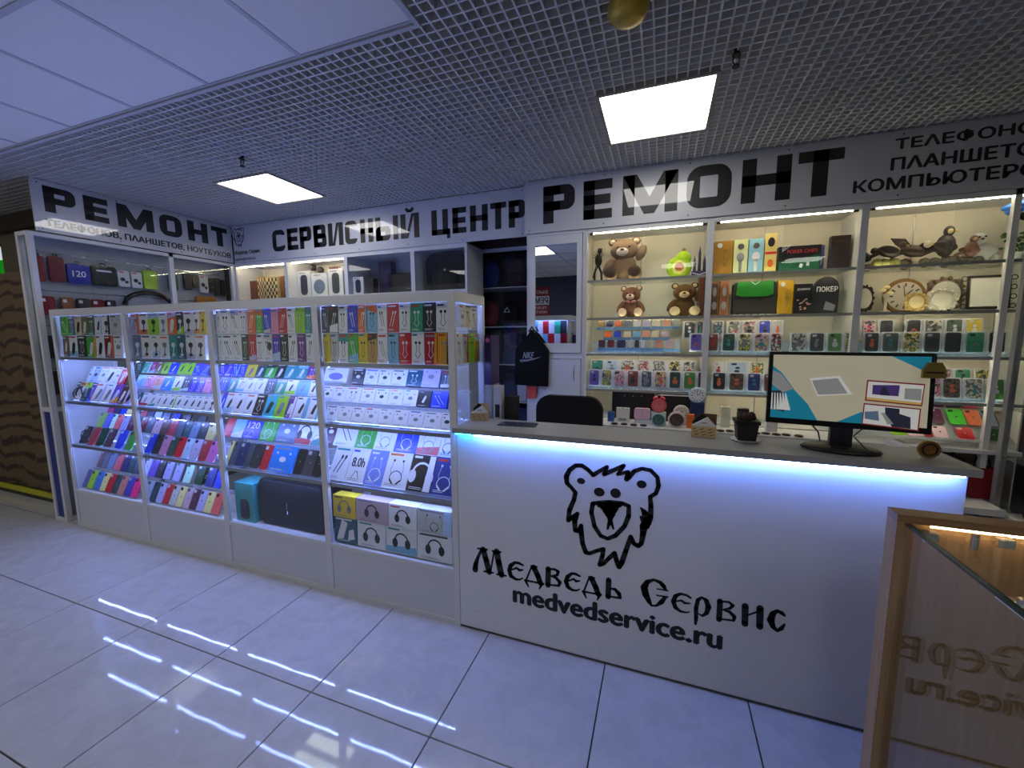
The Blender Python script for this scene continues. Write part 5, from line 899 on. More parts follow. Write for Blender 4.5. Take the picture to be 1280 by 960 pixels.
shelf_box('board_game', 'purple blue domino box beside the poker chip box', 'board game', 1.985, 2.045, 1.80, 1.996, 2.19, .06, (84,84,160), lambda r, w, h: MB().disc(0, h*.4, w*.35, h*.18, y=-.001).build('picture', INK['w'], r))
shelf_box('board_game', 'dark brown leatherette game case leaning at the right of the top game shelf', 'board game', 2.045, 2.155, 1.68, 1.996, 2.225, .05, (46,26,24), lambda r, w, h: (text_mb('НАРДЫ', -w*.3, w*.3, h*.8, h*.86, .02, -.001).build('lettering', M('dull_gold', (110,84,50), .4), r)))
def frame_deco(r, w, h):
    MB().ribbon([(-w*.42,h*.04),(w*.42,h*.04),(w*.42,h*.96),(-w*.42,h*.96),(-w*.42,h*.04)], -.001, w*.1, False).build('frame_print', M('bronze', (150,100,60), .4), r); MB().disc(0, h*.3, w*.3, h*.12, y=-.001).disc(0, h*.7, w*.22, h*.14, y=-.001).build('picture', INK['g'], r)
shelf_box('backgammon_board', 'dark carved backgammon box, first of the pair of upright ones', 'board game', 1.305, 1.365, 1.70, 1.696, 1.955, .06, (70,50,42), frame_deco, 'upright backgammon boxes')
shelf_box('backgammon_board', 'reddish carved backgammon box, second of the pair of upright ones', 'board game', 1.37, 1.43, 1.69, 1.696, 1.955, .07, (120,70,46), frame_deco, 'upright backgammon boxes')
shelf_box('backgammon_board', 'brown wooden board edge at the right end of the plush shelf', 'board game', 1.225, 1.255, 1.66, 1.696, 1.985, .20, (92,44,24))
r = empty('tool_bag', 'black case with a green flap on the middle game shelf', 'bag', (1.60, 1.69, 1.697)); MB().prism(rounded(.28, 0, .24, .02), 0, .08).build('body', M('black_canvas', (24,26,24), .7, bump=.4, bscale=160), r)
MB().prism([(-.115,.245),(.115,.245),(.12,.15),(.08,.135),(-.08,.135),(-.12,.15)], -.012, -.0005).build('flap', M('green_flap', (24,120,34), .5), r); MB().ribbon([(-.03,.245),(0,.222),(.03,.245)], -.0128, .004).build('white_chevron', INK['w'], r)
shelf_box('board_game', 'bright gold lotto box standing behind the domino tin', 'board game', 1.755, 1.855, 1.72, 1.696, 1.945, .07, (204,160,36), lotto('ЛОТО'))
def dom(r, w, h):
    text_mb('ДОМИНО', -w*.36, w*.36, h*.78, h*.86, .02, -.001).build('lettering', INK['w'], r)
    q = MB(); rn = random.Random(3)
    for k in range(16): x, z = rn.uniform(-.35,.35)*w, h*rn.uniform(.12,.5); q.flat([(x,z),(x+.012,z+.004),(x+.010,z+.012),(x-.002,z+.008)], -.001)
    q.build('tile_picture', M('domino_pink', (224,170,160), .4), r)
shelf_box('board_game', 'black domino tin in front of the gold lotto box', 'board game', 1.840, 1.945, 1.64, 1.696, 1.905, .03, (16,14,16), dom)
r = empty('board_game', 'black arch topped poker box beside the domino tin', 'board game', (2.045, 1.70, 1.696))
MB().prism([(-.075,0),(.075,0)]+[(.075*math.cos(PI*k/12), .17+.09*math.sin(PI*k/12)) for k in range(13)], 0, .04).build('carton', M('poker_black', (18,18,24), .4), r)
text_mb('ПОКЕР', -.058, .066, .155, .19, .02, -.001).build('lettering', INK['w'], r); MB().flat([(-.01,.03),(.05,.02),(.06,.06),(.0,.09)], -.001).build('card_picture', INK['g'], r)
for n in range(7): tag(MB().box(-.016,.016,0,.02,0,.006).build('domino_tile', INK['w'], None, (1.47+.045*n, 1.655, 1.6965)), 'small pale game piece, %s from the left before the green flapped case' % ORD[n], 'game piece', 'pale game pieces')
# ------- figurines
def bird(label, X, Z, s, body, head, rock, name='bird_figurine', spread=False, up=False, Y=1.72):
    r = empty(name, label, 'figurine', (X, Y, Z)); r.scale = (s, s, s); b = M('bird_%d_%d_%d' % body, body, .5, mottle=.3, mscale=25); h = M('birdhead_%d_%d_%d' % head, head, .5)
    q = MB(); rn = random.Random(int(X*100))
    for k in range(7): q.ell((rn.uniform(-.35,.35), rn.uniform(-.1,.1), .10), (.16,.14,rn.uniform(.10,.2)), n=8, m=5)
    q.build('rock_base', M('rock_%d' % rock[0], rock, .8, mottle=.4, mscale=20), r)
    if up: MB().ell((0,0,.55), (.22,.18,.32)).build('body', b, r); MB().ell((0,-.12,.52), (.12,.10,.22)).build('belly', b, r); MB().ell((.05,0,.95), (.12,.12,.15)).build('head', b, r); MB().ell((.03,-.10,.93), (.06,.06,.07)).build('face', h, r); MB().ell((.16,-.04,.93), (.08,.03,.03)).build('beak', M('beak_yellow', (214,180,60), .4), r)
    else: MB().ell((0,0,.48), (.32,.16,.18), (0,.25,0)).build('body', b, r); MB().ell((.34,-.04,.66), (.10,.09,.11)).build('head', h, r); MB().ell((.45,-.05,.64), (.06,.025,.03)).build('beak', M('beak_yellow', (214,180,60), .4), r)
    for sx in (-1, 1):
        if spread: MB().prism([(0,.52),(-.25,.86),(-.62,.9),(-.48,.7),(-.3,.55),(-.1,.42)] if sx < 0 else [(0,.5),(.25,.72),(.55,.66),(.7,.5),(.3,.42)], sx*.08-.02, sx*.08+.02).build('wing', b, r)
        else: MB().ell((-.06,sx*.14,.52), (.28,.04,.14), (0,.25,0)).build('wing', b, r)
    MB().prism([(-.2,.42),(-.55,.26),(-.5,.40),(-.2,.54)], -.05, .05).build('tail', b, r)
bird('dark eagle figurine perched behind the cabinet post', 2.27, 1.996, .20, (44,44,54), (52,50,58), (90,86,70), Y=1.82)
bird('dark brown eagle figurine on a yellow green rock', 2.36, 1.996, .20, (58,50,44), (74,56,44), (130,126,70), Y=1.66)
bird('brown eagle figurine with spread black wings', 2.51, 1.996, .21, (62,50,42), (200,190,170), (90,70,54), spread=True)
bird('upright dark bird figurine with pale yellow face', 2.675, 1.996, .225, (52,46,44), (206,192,140), (84,80,76), up=True)
bird('striped red brown owl figurine beside the glass joint', 2.785, 1.996, .155, (110,74,62), (190,160,140), (70,64,56), up=True, Y=1.68)
r = empty('bear_figurine', 'white polar bear figurine at the right of the top shelf', 'figurine', (2.87, 1.76, 1.996)); wm = M('polar_white', (196,198,202), .4)
MB().ell((0,0,.075), (.085,.05,.06)).build('body', wm, r); MB().ell((-.03,-.03,.155), (.04,.035,.035)).build('head', wm, r)
for x in (-.06,.06): MB().cyl(x, -.02, 0, .05, .02, n=10).build('leg', wm, r)
MB().ell((-.045,-.065,.16), (.006,.004,.006)).ell((-.015,-.065,.162), (.006,.004,.006)).ell((-.03,-.068,.148), (.008,.005,.006)).build('face_marks', BLK, r)
# mantel clocks, frames
def ornate(label, X, Z, w, h, col, inner, nm, Y=1.70, cat='frame', name='ornate_frame', lay=.0):
    r = empty(name, label, cat, (X, Y, Z), (-.10, 0, 0)); m = M(nm, col, .4, .2, mottle=.35, mscale=30)
    n = 28; P = []
    for k in range(n):
        a = 2*PI*k/n; c, s_ = math.cos(a), math.sin(a); sq = 1/max(abs(c), abs(s_))**.62; wv = 1+.05*math.cos(a*8)
        P.append((w/2*c*sq*wv*.86, h/2+h/2*s_*sq*wv*.86))
    MB().prism(P, .004, .024).build('carved_frame', m, r)
    q = MB()
    for k in range(14): a = 2*PI*k/14; q.ell((w*.43*math.cos(a), 0, h/2+h*.43*math.sin(a)), (w*.06,.010,h*.06), n=8, m=5)
    q.build('carved_leaves', m, r)
    MB().prism([(w*.30*math.cos(2*PI*k/24)*(1.15 if inner[3] else 1), h/2+h*.30*math.sin(2*PI*k/24)*(1.15 if inner[3] else 1)) for k in range(24)], -.002, .004).build('face', M(nm+'_face', inner[:3], .4), r)
    return r
ornate('dark oval framed mirror behind the cabinet post', 2.27, 1.697, .12, .20, (54,44,36), (180,180,172,1), 'dark_bronze')
r = empty('vase_lamp', 'slim glass candle stand with pale flowers on the figurine shelf', 'candle stand', (2.385, 1.70, 1.696)); MB().lathe([(.028,0),(.03,.01),(.008,.02),(.01,.09),(.02,.12),(.006,.13)]).build('stem', M('pale_glass', (190,180,160), .2), r)
MB().ell((-.02,0,.15),(.018,.018,.012)).ell((.02,0,.13),(.018,.018,.012)).ell((0,0,.17),(.018,.018,.012)).build('flowers', M('cream_petal', (238,222,170), .6), r)
def round_clock(label, X, Y, Z, rad, rim, face, hand=(30,28,28), num=True, bells=False, feet=True, nm='c', group=None):
    r = empty('alarm_clock', label, 'clock', (X, Y, Z), (0,0,0), group); lift = rad*1.05 if feet else rad
    m = M('rim_'+nm, rim, .3); q = MB()
    q.tube([(rad*math.cos(2*PI*k/28), .012, lift+rad*math.sin(2*PI*k/28)) for k in range(28)], rad*.11, 8, True); q.build('rim', m, r)
    MB().ycyl(0, lift, .0, .045, rad*.97, 28).build('body', m, r)
    MB().ycyl(0, lift, -.002, 0, rad*.88, 28).build('dial', M('dial_'+nm, face, .4), r)
    q = MB(); q.ribbon([(0,lift),(rad*.35,lift+rad*.35)], -.003, rad*.07); q.ribbon([(0,lift),(-rad*.1,lift+rad*.62)], -.003, rad*.05); q.build('hands', M('hand_%d' % hand[0], hand, .4), r)
    q = MB()
    for k in range(12): a = PI*k/6; q.ribbon([(rad*.62*math.cos(a), lift+rad*.62*math.sin(a)), (rad*.76*math.cos(a), lift+rad*.76*math.sin(a))], -.0028, rad*.09)
    q.build('numerals', M('hand_%d' % hand[0], hand, .4), r)
    if bells:
        for s_ in (-1, 1): MB().ell((s_*rad*.55, .02, lift+rad*1.12), (rad*.38,.02,rad*.26), (0, s_*.5, 0)).build('bell', m, r)
        MB().tube([(-rad*.4,.02,lift+rad*1.3),(-rad*.2,.02,lift+rad*1.6),(rad*.2,.02,lift+rad*1.6),(rad*.4,.02,lift+rad*1.3)], rad*.06, 6).build('handle', M('bell_handle', (230,200,200), .3), r)
    if feet:
        for s_ in (-1, 1): MB().tube([(s_*rad*.5, .02, lift-rad*.8), (s_*rad*.6, .02, .004)], rad*.08, 6).build('foot', m, r)
    return r
round_clock('round wood rimmed wall clock behind the gold mantel clock', 2.51, 1.76, 1.70, .108, (132,98,52), (202,196,186), (90,80,60), nm='wood', feet=False)
o = ornate('small gold carved table clock in front of the round wood clock', 2.53, 1.697, .13, .13, (206,182,116), (222,206,160,0), 'pale_gold_carved', Y=1.65, cat='clock', name='table_clock')
ornate('large carved bronze frame behind the white cartouche clock', 2.73, 1.697, .22, .24, (120,98,80), (200,200,190,1), 'bronze_carved', Y=1.76)
ornate('white carved cartouche table clock on the figurine shelf', 2.665, 1.697, .17, .15, (214,210,196), (222,218,204,0), 'ivory_carved', Y=1.66, cat='clock', name='table_clock')
r = empty('picture_frame', 'black metal scroll frame with a pale picture at the right end', 'frame', (2.93, 1.74, 1.697), (-.08,0,0))
MB().ribbon([(-.10,.02),(.10,.02),(.10,.22),(-.10,.22),(-.10,.02)], 0, .016).build('frame', M('black_iron', (34,30,28), .5), r); MB().prism([(-.085,.03),(.085,.03),(.085,.21),(-.085,.21)], .002, .008).build('picture', M('pale_picture', (228,228,222), .4, mottle=.2), r)
q = MB()
for x in (-.12,.12):
    for k in range(4): q.ring(x, .03+.06*k, .012, .017, -.001)
q.build('scrolls', M('black_iron', (34,30,28)), r)
# right edge: hanging plush and flower
r = empty('hanging_plush', 'blue and black plush hanging at the right end of the top shelf', 'plush toy', (3.0, 1.66, 2.20)); MB().ell((0,0,.12), (.11,.06,.03), (0,-.1,0)).ell((.0,0,.09), (.09,.06,.03)).build('body', M('bright_blue', (50,120,220), .5), r); MB().ell((.0,-.05,.05), (.06,.03,.035)).build('dark_oval', BLK, r)
MB().tube([(0,0,.14),(0,0,.18)], .002, 5).build('thread', BLK, r)
r = empty('artificial_plant', 'green leafy artificial plant at the right edge of the top shelf', 'plant', (3.03, 1.76, 1.996)); q = MB(); rn = random.Random(5)
for k in range(40): q.ell((rn.uniform(-.06,.05), rn.uniform(-.05,.05), .06+rn.uniform(0,.12)), (.014,.008,.010), (rn.uniform(0,3),0,rn.uniform(0,3)), 6, 4)
q.build('leaves', M('leaf_green', (60,100,48), .6), r); MB().cyl(0,0,0,.06,.03,.04,12).build('pot', INK['w'], r)
# ------- alarm clocks and boxes on the ledge
ZL = .8755
round_clock('red twin bell alarm clock standing on the ledge', .965, 1.44, ZL+.095, .05, (214,72,80), (226,120,120), (180,40,50), bells=True, nm='red', feet=False)
shelf_box('carton_box', 'small pale box under the red twin bell clock', 'box', .912, 1.018, 1.43, ZL, ZL+.092, .07, (200,205,206))
round_clock('teal grey round alarm clock below the red one', .965, 1.37, ZL, .048, (150,186,186), (78,110,110), (30,50,50), nm='teal')
round_clock('dusky pink round alarm clock with black numerals', 1.09, 1.37, ZL, .055, (206,192,186), (96,74,76), (20,16,18), nm='dusk')
round_clock('cream alarm clock behind the dusky pink one', 1.125, 1.48, ZL+.04, .052, (206,200,184), (214,208,196), nm='cream')
shelf_box('carton_box', 'flat white box under the cream alarm clock', 'box', 1.065, 1.185, 1.46, ZL, ZL+.038, .08, (196,196,190))
round_clock('pale blue round wall clock leaning under the lowest glass shelf', 1.235, 1.52, ZL+.17, .055, (190,210,220), (222,226,230), (30,30,40), nm='pblue', feet=False)
shelf_box('carton_box', 'dark blue box carrying the pale blue clock', 'box', 1.19, 1.285, 1.51, ZL, ZL+.168, .07, (30,44,86))
r = empty('digital_clock', 'square white flip calendar clock on the ledge', 'clock', (.70, 1.45, ZL)); bx(-.05,.05,0,.04,0,.11).build('body', M('clock_white', (214,208,196), .4), r); MB().flat([(-.03,.01),(.03,.01),(.03,.03),(-.03,.03)], -.001).build('print', INK['g'], r); MB().cyl(0,.02,.11,.118,.012,n=10).build('button', CHROME, r)
r = empty('digital_clock', 'pink rounded clock beside the white flip clock', 'clock', (.845, 1.45, ZL+.03)); MB().prism(rounded(.12,0,.085,.02), 0, .04).build('body', M('clock_pink', (214,176,190), .35), r); MB().ribbon([(0,.015),(0,.07)], -.001, .003).build('divider', INK['g'], r)
shelf_box('carton_box', 'low white box under the pink rounded clock', 'box', .79, .90, 1.44, ZL, ZL+.028, .07, (190,190,196))
shelf_box('carton_box', 'small blue box at the left end of the ledge', 'box', .585, .635, 1.44, ZL, ZL+.075, .05, (44,84,140))
shelf_box('carton_box', 'long black box standing at the back of the ledge under the toys', 'box', .60, .93, 1.60, ZL, ZL+.235, .10, (20,20,24), lambda r, w, h: MB().disc(-w*.2,h*.8,.006,y=-.001).disc(0,h*.8,.006,y=-.001).disc(w*.2,h*.8,.006,y=-.001).build('print', INK['g'], r), 'long black boxes at the back of the ledge')
shelf_box('carton_box', 'long black box with white text beside the red clock', 'box', .94, 1.24, 1.60, ZL, ZL+.235, .10, (24,22,26), lambda r, w, h: MB().flat([(-w*.4,h*.86),(w*.4,h*.86),(w*.4,h*.90),(-w*.4,h*.90)], -.001).build('print', INK['w'], r), 'long black boxes at the back of the ledge')
shelf_box('carton_box', 'orange and white small box behind the card holder', 'box', 1.16, 1.21, 1.38, ZL, ZL+.10, .05, (220,110,44))
shelf_box('carton_box', 'pale green white box right of the card holder', 'box', 1.40, 1.46, 1.50, ZL, ZL+.15, .05, (206,206,180))
shelf_box('carton_box', 'dark phone box on the ledge behind the flower pot', 'box', 1.50, 1.57, 1.45, ZL, ZL+.15, .05, (24,28,32), lambda r, w, h: MB().flat([(-w*.35,h*.4),(w*.35,h*.4),(w*.35,h*.6),(-w*.35,h*.6)], -.001).build('print', INK['w'], r))
shelf_box('carton_box', 'white phone box on the ledge right of the flower pot', 'box', 1.68, 1.75, 1.45, ZL, ZL+.14, .05, (204,204,200))
for n, x in enumerate((.65, .72, .79, .86, 1.38, 1.44, 1.60, 1.66, 1.72, 1.78, 1.85)):
    o = tag(MB().tube([(.022*math.cos(2*PI*k/16), .022*math.sin(2*PI*k/16), 0) for k in range(16)], .005, 6, True).build('wrist_watch', M(['watch_maroon','watch_brown'][n > 3], [(60,16,22),(72,52,36)][n > 3], .35), None, (x, 1.345+.01*(n % 2), ZL+.006)), ('dark red bracelet on the ledge, %s from the left under the white and pink clocks' % ORD[n] if n < 4 else 'brown bracelet on the ledge, %s from the left behind pot and monitor' % ORD[n-4]), 'bracelet', 'bracelets on the ledge left' if n < 4 else 'bracelets on the ledge right')
    MB().cyl(0, -.022, -.002, .008, .012, n=12).build('face', BLK, o)
# dark red bags low right
r = empty('handbag', 'dark red small bag on the low shelf at right', 'bag', (2.93, 1.57, .501)); MB().prism(rounded(.15,0,.20,.02), 0, .08).build('body', M('bag_red', (124,20,36), .4), r); MB().tube([(-.04,.04,.2),(-.03,.04,.26),(.03,.04,.26),(.04,.04,.2)], .006, 6).build('handle', BLK, r)
r = empty('handbag', 'plum red quilted bag leaning behind the low shelf stock', 'bag', (2.80, 1.70, .501)); MB().prism(rounded(.20,0,.24,.04), 0, .07).build('body', M('bag_plum', (72,24,44), .5, bump=.5, bscale=60), r); MB().tube([(-.06,.03,.24),(0,.03,.29),(.06,.03,.24)], .006, 6).build('handle', BLK, r)
r = empty('coiled_cable', 'black coiled cable on the low shelf behind the counter end', 'cable', (2.73, 1.50, .505)); MB().tube([(.07*math.cos(k*.5), .02+.002*k, .07+.07*math.sin(k*.5)) for k in range(40)], .008, 6).build('coil', BLK, r)
# ================================================================== RIGHT SIDE CABINET (faces the hall side)
r = empty('side_display_cabinet', 'white framed glass cabinet at the right edge, at right angles to the wall cabinets', 'cabinet', (2.945, 0, 0))
for y in (1.50, .6): bx(0, .03, y, y+.035, 0, 2.398).build('post', ALU, r)
bx(0, .03, .635, 1.50, .44, .47).build('rail', WHITE, r); bx(0, .40, .60, 1.535, .30, .44).build('drawer_box', WHITE, r); bx(0,.4,.6,1.535,2.37,2.398).build('top_board', WHITE, r)
for z in (2.0, 1.7, 1.4, 1.1, .80): bx(.004, .4, .61, 1.53, z-.006, z).build('glass_shelf', SHELFG, r)
bx(.01, .014, .635, 1.50, .47, 2.37).build('front_glass', GLASS, r); bx(.40, .41, .6, 1.535, .0, 2.398).build('back_board', INNER, r)
for n, (y, z, h, c, t) in enumerate(((1.36,1.1,.2,(40,38,44),'dark'), (1.2,1.4,.15,(30,30,34),'black'), (1.3,1.7,.2,(70,54,44),'brown'), (1.25,.80,.18,(24,26,40),'navy'), (1.3,.47,.2,(90,24,40),'wine red'))):
    q = tag(MB().prism(rounded(.14, 0, h, .015), 0, .08).build('boxed_gift', M('gift_%d' % n, c, .4), None, (3.0, y, z+.001), (0,0,-PI/2)), t+' boxed gift in the side cabinet at the right edge', 'box')
# ================================================================== COUNTER
r = empty('reception_counter', 'white reception counter with black bear logo and a glowing blue front edge', 'counter', (0,0,0))
FRONT = M('counter_front_laminate', (214,214,217), .32)
bx(.003, 1.975, 0, .018, .006, 1.078).build('front_panel', FRONT, r)
bx(1.955, 1.975, .018, .50, .006, 1.078).build('end_panel', FRONT, r)
bx(.003, 1.985, -.05, .222, 1.078, 1.104).build('counter_top', M('counter_top_grey', (150,150,150), .3), r)
bx(.003, 1.955, .20, .215, .76, 1.078).build('rear_riser', FRONT, r)
bx(.003, 1.955, .216, .70, .735, .76).build('desk_top', M('counter_top_grey', (150,150,150)), r)
bx(.40, .416, .22, .66, .006, .735).build('desk_leg_panel', FRONT, r)
MB().tube([(.012, -.030, 1.072), (.10, -.030, 1.072)], .0045, 8).build('cyan_led_strip', M('cyan_led', (20,140,255), emit=60.), r)
lx = MB(); lx.tube([(.112, -.030, 1.072), (1.95, -.030, 1.072)], .0045, 8); lx.build('led_strip', LEDX, r)
for side in (0, 1):
    mb = MB()
    for st in LETTER_STROKES:
        if (st[0][0] > .88) == bool(side): mb.ribbon([(a, b, w*1.06+.0022) for a, b, w in st], -.0010)
    mb.build('slavic_lettering', BLACK, r)
text_mb('medvedservice.ru', .301, 1.257, .214, .305, .06, -.0012).build('address_lettering', BLACK, r)
bear_logo(1., BCX, BCZ, -.0011, BCX, BCZ, r)
bx(.0, 1.975, -.002, 0.0, .006, .014).build('floor_bead', M('dark_bead', (60,60,66), .5), r)
sc = MB(); rn = random.Random(8)
for k in range(12):
    x, z = rn.uniform(.05, 1.85), rn.uniform(.05, .3); a = rn.uniform(-.6, .3); l = rn.uniform(.006, .02); sc.ribbon([(x, z), (x+l*math.cos(a), z+l*math.sin(a))], -.0008, .0014, False)
sc.build('scuff_marks', M('scuff_grey', (96,98,108), .6), r)
# ------- monitor
r = empty('computer_monitor', 'black desktop monitor showing a video, on the counter', 'monitor', (1.637, .09, 1.1045), (0, 0, -.132))
q = MB(); n = 32; q.lathe([(0,0),(.125,0),(.13,.006),(.12,.014),(0,.018)], n=n); q.v = [(x, y*.62, z) for x, y, z in q.v]; q.build('base', BLK, r)
bx(-.035, .035, -.005, .03, .012, .10).build('neck', BLK, r)
HM = .292; WM = .506; TL = -.096
hd = empty('screen_head', None, None, (0,0,.2365), (TL, 0, 0)); hd.parent = r
MB().box(-WM/2, WM/2, 0, .035, -HM/2, HM/2).build('bezel', M('bezel_black', (12,12,14), .25), hd)
bx(-.09, .09, .035, .06, -.08, .08).build('rear_housing', BLK, hd)
SW = WM/2-.014; SB = -HM/2+.022; ST = HM/2-.013
def em(name, c, e=.42): return M(name, c, .25, emit=e)
def sx(px): return -SW+2*SW*(px-30)/1150
def sz(py): return ST-(ST-SB)*(py-98)/490
def spoly(pts, name, m, y): MB().flat([(sx(a), sz(b)) for a, b in pts], y).build(name, m, scr)
scr = bx(-SW, SW, -.0006, 0, SB, ST).build('screen', em('screen_sand', (182,176,150)), hd)
TQ = em('screen_teal', (28,126,152)); GY = em('screen_grey', (140,140,138)); WH = em('screen_white', (205,205,200)); DK = em('screen_dark', (40,44,60)); RD = em('screen_red', (120,30,40)); PU = em('screen_purple', (70,50,110))
spoly([(30,185),(110,240),(220,370),(330,470),(410,588),(30,588)], 'teal_mat', TQ, -.0009); spoly([(920,98),(1180,98),(1180,215)], 'teal_mat', TQ, -.0009); spoly([(560,588),(740,500),(760,588)], 'teal_mat', TQ, -.0009)
spoly([(30,220),(100,245),(205,360),(120,390),(30,330)], 'grey_part', GY, -.0012); spoly([(30,380),(110,375),(165,500),(140,540),(30,520)], 'vent_part', DK, -.0012)
for k in range(6): spoly([(32+22*k,395),(40+22*k,395),(30+30*k+14,525),(30+24*k,525)], 'vent_slot', WH, -.0014)
spoly([(330,272),(560,248),(660,380),(400,405)], 'metal_plate', WH, -.0012); spoly([(350,290),(545,265),(625,375),(405,395)], 'plate_face', GY, -.0014)
spoly([(758,270),(1150,285),(1140,440),(752,420)], 'inset_frame', RD, -.0012); spoly([(768,280),(1142,295),(1132,430),(762,412)], 'inset_picture', WH, -.0014); spoly([(800,305),(985,300),(980,378),(800,372)], 'inset_tv', PU, -.0016); spoly([(762,395),(1132,415),(1132,430),(762,412)], 'inset_shelf', em('screen_tan', (190,160,90)), -.0016)
spoly([(850,375),(868,315),(890,315),(925,378)], 'inset_figure', DK, -.0018); spoly([(1020,320),(1130,320),(1130,400),(1020,395)], 'inset_goods', GY, -.0016)
spoly([(745,438),(1135,455),(1130,612),(740,592)], 'inset_frame', RD, -.0012); spoly([(754,448),(1126,463),(1120,604),(748,584)], 'inset_picture', WH, -.0014); spoly([(895,460),(995,465),(995,500),(1070,520),(1075,600),(950,595),(900,520)], 'inset_person', DK, -.0016); spoly([(870,500),(895,500),(960,575),(920,580)], 'inset_sleeve', GY, -.0018); spoly([(755,500),(850,490),(860,560),(760,550)], 'inset_bench', em('screen_bluegrey', (90,110,130)), -.0016)
q = MB(); q.tube([(-.10,.05,.10),(-.06,.07,.05),(-.05,.08,.01),(.02,.10,.004)], .003, 6).tube([(.09,.05,.10),(.05,.05,.05),(.07,-.02,.022),(.08,-.06,.018)], .003, 6); q.build('cables', BLK, r)
r = empty('ornament', 'gold house shaped trinket hanging on the top corner of the monitor', 'ornament', (1.868, .028, 1.40)); MB().prism([(-.032,0),(.032,0),(.032,.03),(.018,.055),(-.018,.055),(-.032,.03)], 0, .012).build('plate', M('old_gold', (140,120,60), .35, .7, mottle=.4, mscale=80), r); MB().tube([(0,.006,.055),(0,.01,.085)], .002, 5).build('loop', BLK, r)
MB().ribbon([(-.022,.02),(.022,.02)], -.001, .006).build('engraving', BLK, r)
r = empty('ornament', 'round brass coin ornament hanging at the right end of the counter top', 'ornament', (1.895, .06, 1.105)); MB().ycyl(0, .032, 0, .012, .032).build('disc', M('old_brass', (150,110,60), .3, .8, mottle=.4, mscale=90), r); MB().ring(0, .032, .018, .024, -.001).build('engraved_ring', BLK, r)
# ------- card holders
def card_holder(label, X, Y, s, rz):
    r = empty('card_holder', label, 'card holder', (X, Y, 1.1045), (0,0,rz)); r.scale = (s,)*3; ply = M('plywood', (196,170,126), .6); dk = M('burnt_edge', (96,70,44), .7)
    MB().prism([(-.05,0),(.05,0),(.05,.048),(-.05,.048)], 0, .003).build('front_plate', ply, r)
    q = MB()
    for k in range(3):
        for j in range(3): q.ribbon([(-.035+.03*j-.006*k, .010+.012*k), (-.018+.03*j-.006*k, .016+.012*k)], -.0006, .0032, False)
    q.build('slots', dk, r)
    MB().prism([(-.05,0),(.05,0),(.05,.10),(-.02,.10),(-.05,.06)], .042, .045).build('back_plate', dk if s > .99 else ply, r)
    for x in (-.05, .047): bx(x, x+.003, .003, .042, 0, .05).build('side_plate', ply, r)
    bx(-.047, .047, .003, .042, .002, .006).build('floor_plate', ply, r)
    MB().prism([(-.046,.02),(.0,.02),(.046,.02),(.046,.052),(.012,.088),(-.046,.05)], .012, .030).build('business_cards', INK['w'], r)
    MB().ribbon([(-.01,.062),(.01,.064)], .0115, .003).build('card_print', INK['d'], r)
    MB().prism([(-.044,.03),(-.02,.03),(.01,.09),(-.01,.10),(-.04,.07)], .031, .034).build('dark_card', BLK, r)
card_holder('plywood card holder with white cards between clocks and flower pot', 1.155, .135, 1.0, -.1)
card_holder('plywood card holder at the left end of the counter, beside the showcase', .068, .135, .92, .25)
r = empty('leaflet_pile', 'small pile of glossy dark leaflets on the left of the counter', 'leaflets', (.29, .12, 1.1042), (0,0,.1))
for k in range(4): bx(-.10+.006*k, .10-.004*k, -.045+.004*k, .045, .0004+.0012*k, .0014+.0012*k).build('leaflet', M('leaflet_%d' % (k % 2), [(90,92,100),(58,62,82)][k % 2], .2, mottle=.6, mscale=30), r)
r = empty('flower_pot', 'black square flower pot with dry soil on a white saucer, on the counter', 'flower pot', (1.318, .135, 1.1045))
MB().cyl(0,0,0,.006,.05,.058,24).build('saucer', M('saucer_white', (200,200,204), .3), r)
q = MB(); pr = [(-.034,.007),(.034,.007),(.042,.086),(-.042,.086)]
q.add([(-.034,-.034,.007),(.034,-.034,.007),(.034,.034,.007),(-.034,.034,.007),(-.042,-.042,.086),(.042,-.042,.086),(.042,.042,.086),(-.042,.042,.086)], [(0,3,2,1),(0,1,5,4),(1,2,6,5),(2,3,7,6),(3,0,4,7),(4,5,6,7)]); q.box(-.046,.046,-.046,.046,.078,.092); q.build('pot', BLK, r)
q = MB(); rn = random.Random(2)
for k in range(14): q.ell((rn.uniform(-.025,.025), rn.uniform(-.025,.025), .095+rn.uniform(0,.02)), (.014,.014,.014), n=7, m=5)
q.build('dry_plant', M('dry_soil', (58,44,34), .95), r)
# items beside showcase on the desk side
shelf_box('carton_box', 'white box under the purple one beside the last showcase', 'box', .030, .072, .30, .7605, 1.279, .12, (150,150,152))
shelf_box('carton_box', 'narrow purple box stacked beside the last showcase', 'box', .030, .070, .30, 1.28, 1.56, .12, (48,24,84), lambda r, w, h: (MB().disc(0,h*.9,.013,y=-.001).build('print', M('pink_dot', (220,110,170), .4), r)))
shelf_box('carton_box', 'white box with black side text between showcase and leaflets', 'box', .095, .14, .27, .7605, 1.28, .05, (186,186,182), lambda r, w, h: MB().flat([(-w*.3,h*.66),(w*.3,h*.66),(w*.3,h*.80),(-w*.3,h*.80)], -.001).build('print', INK['d'], r))
shelf_box('carton_box', 'dark box behind the white boxes on the desk', 'box', .15, .22, .30, .7605, 1.22, .05, (44,42,40))
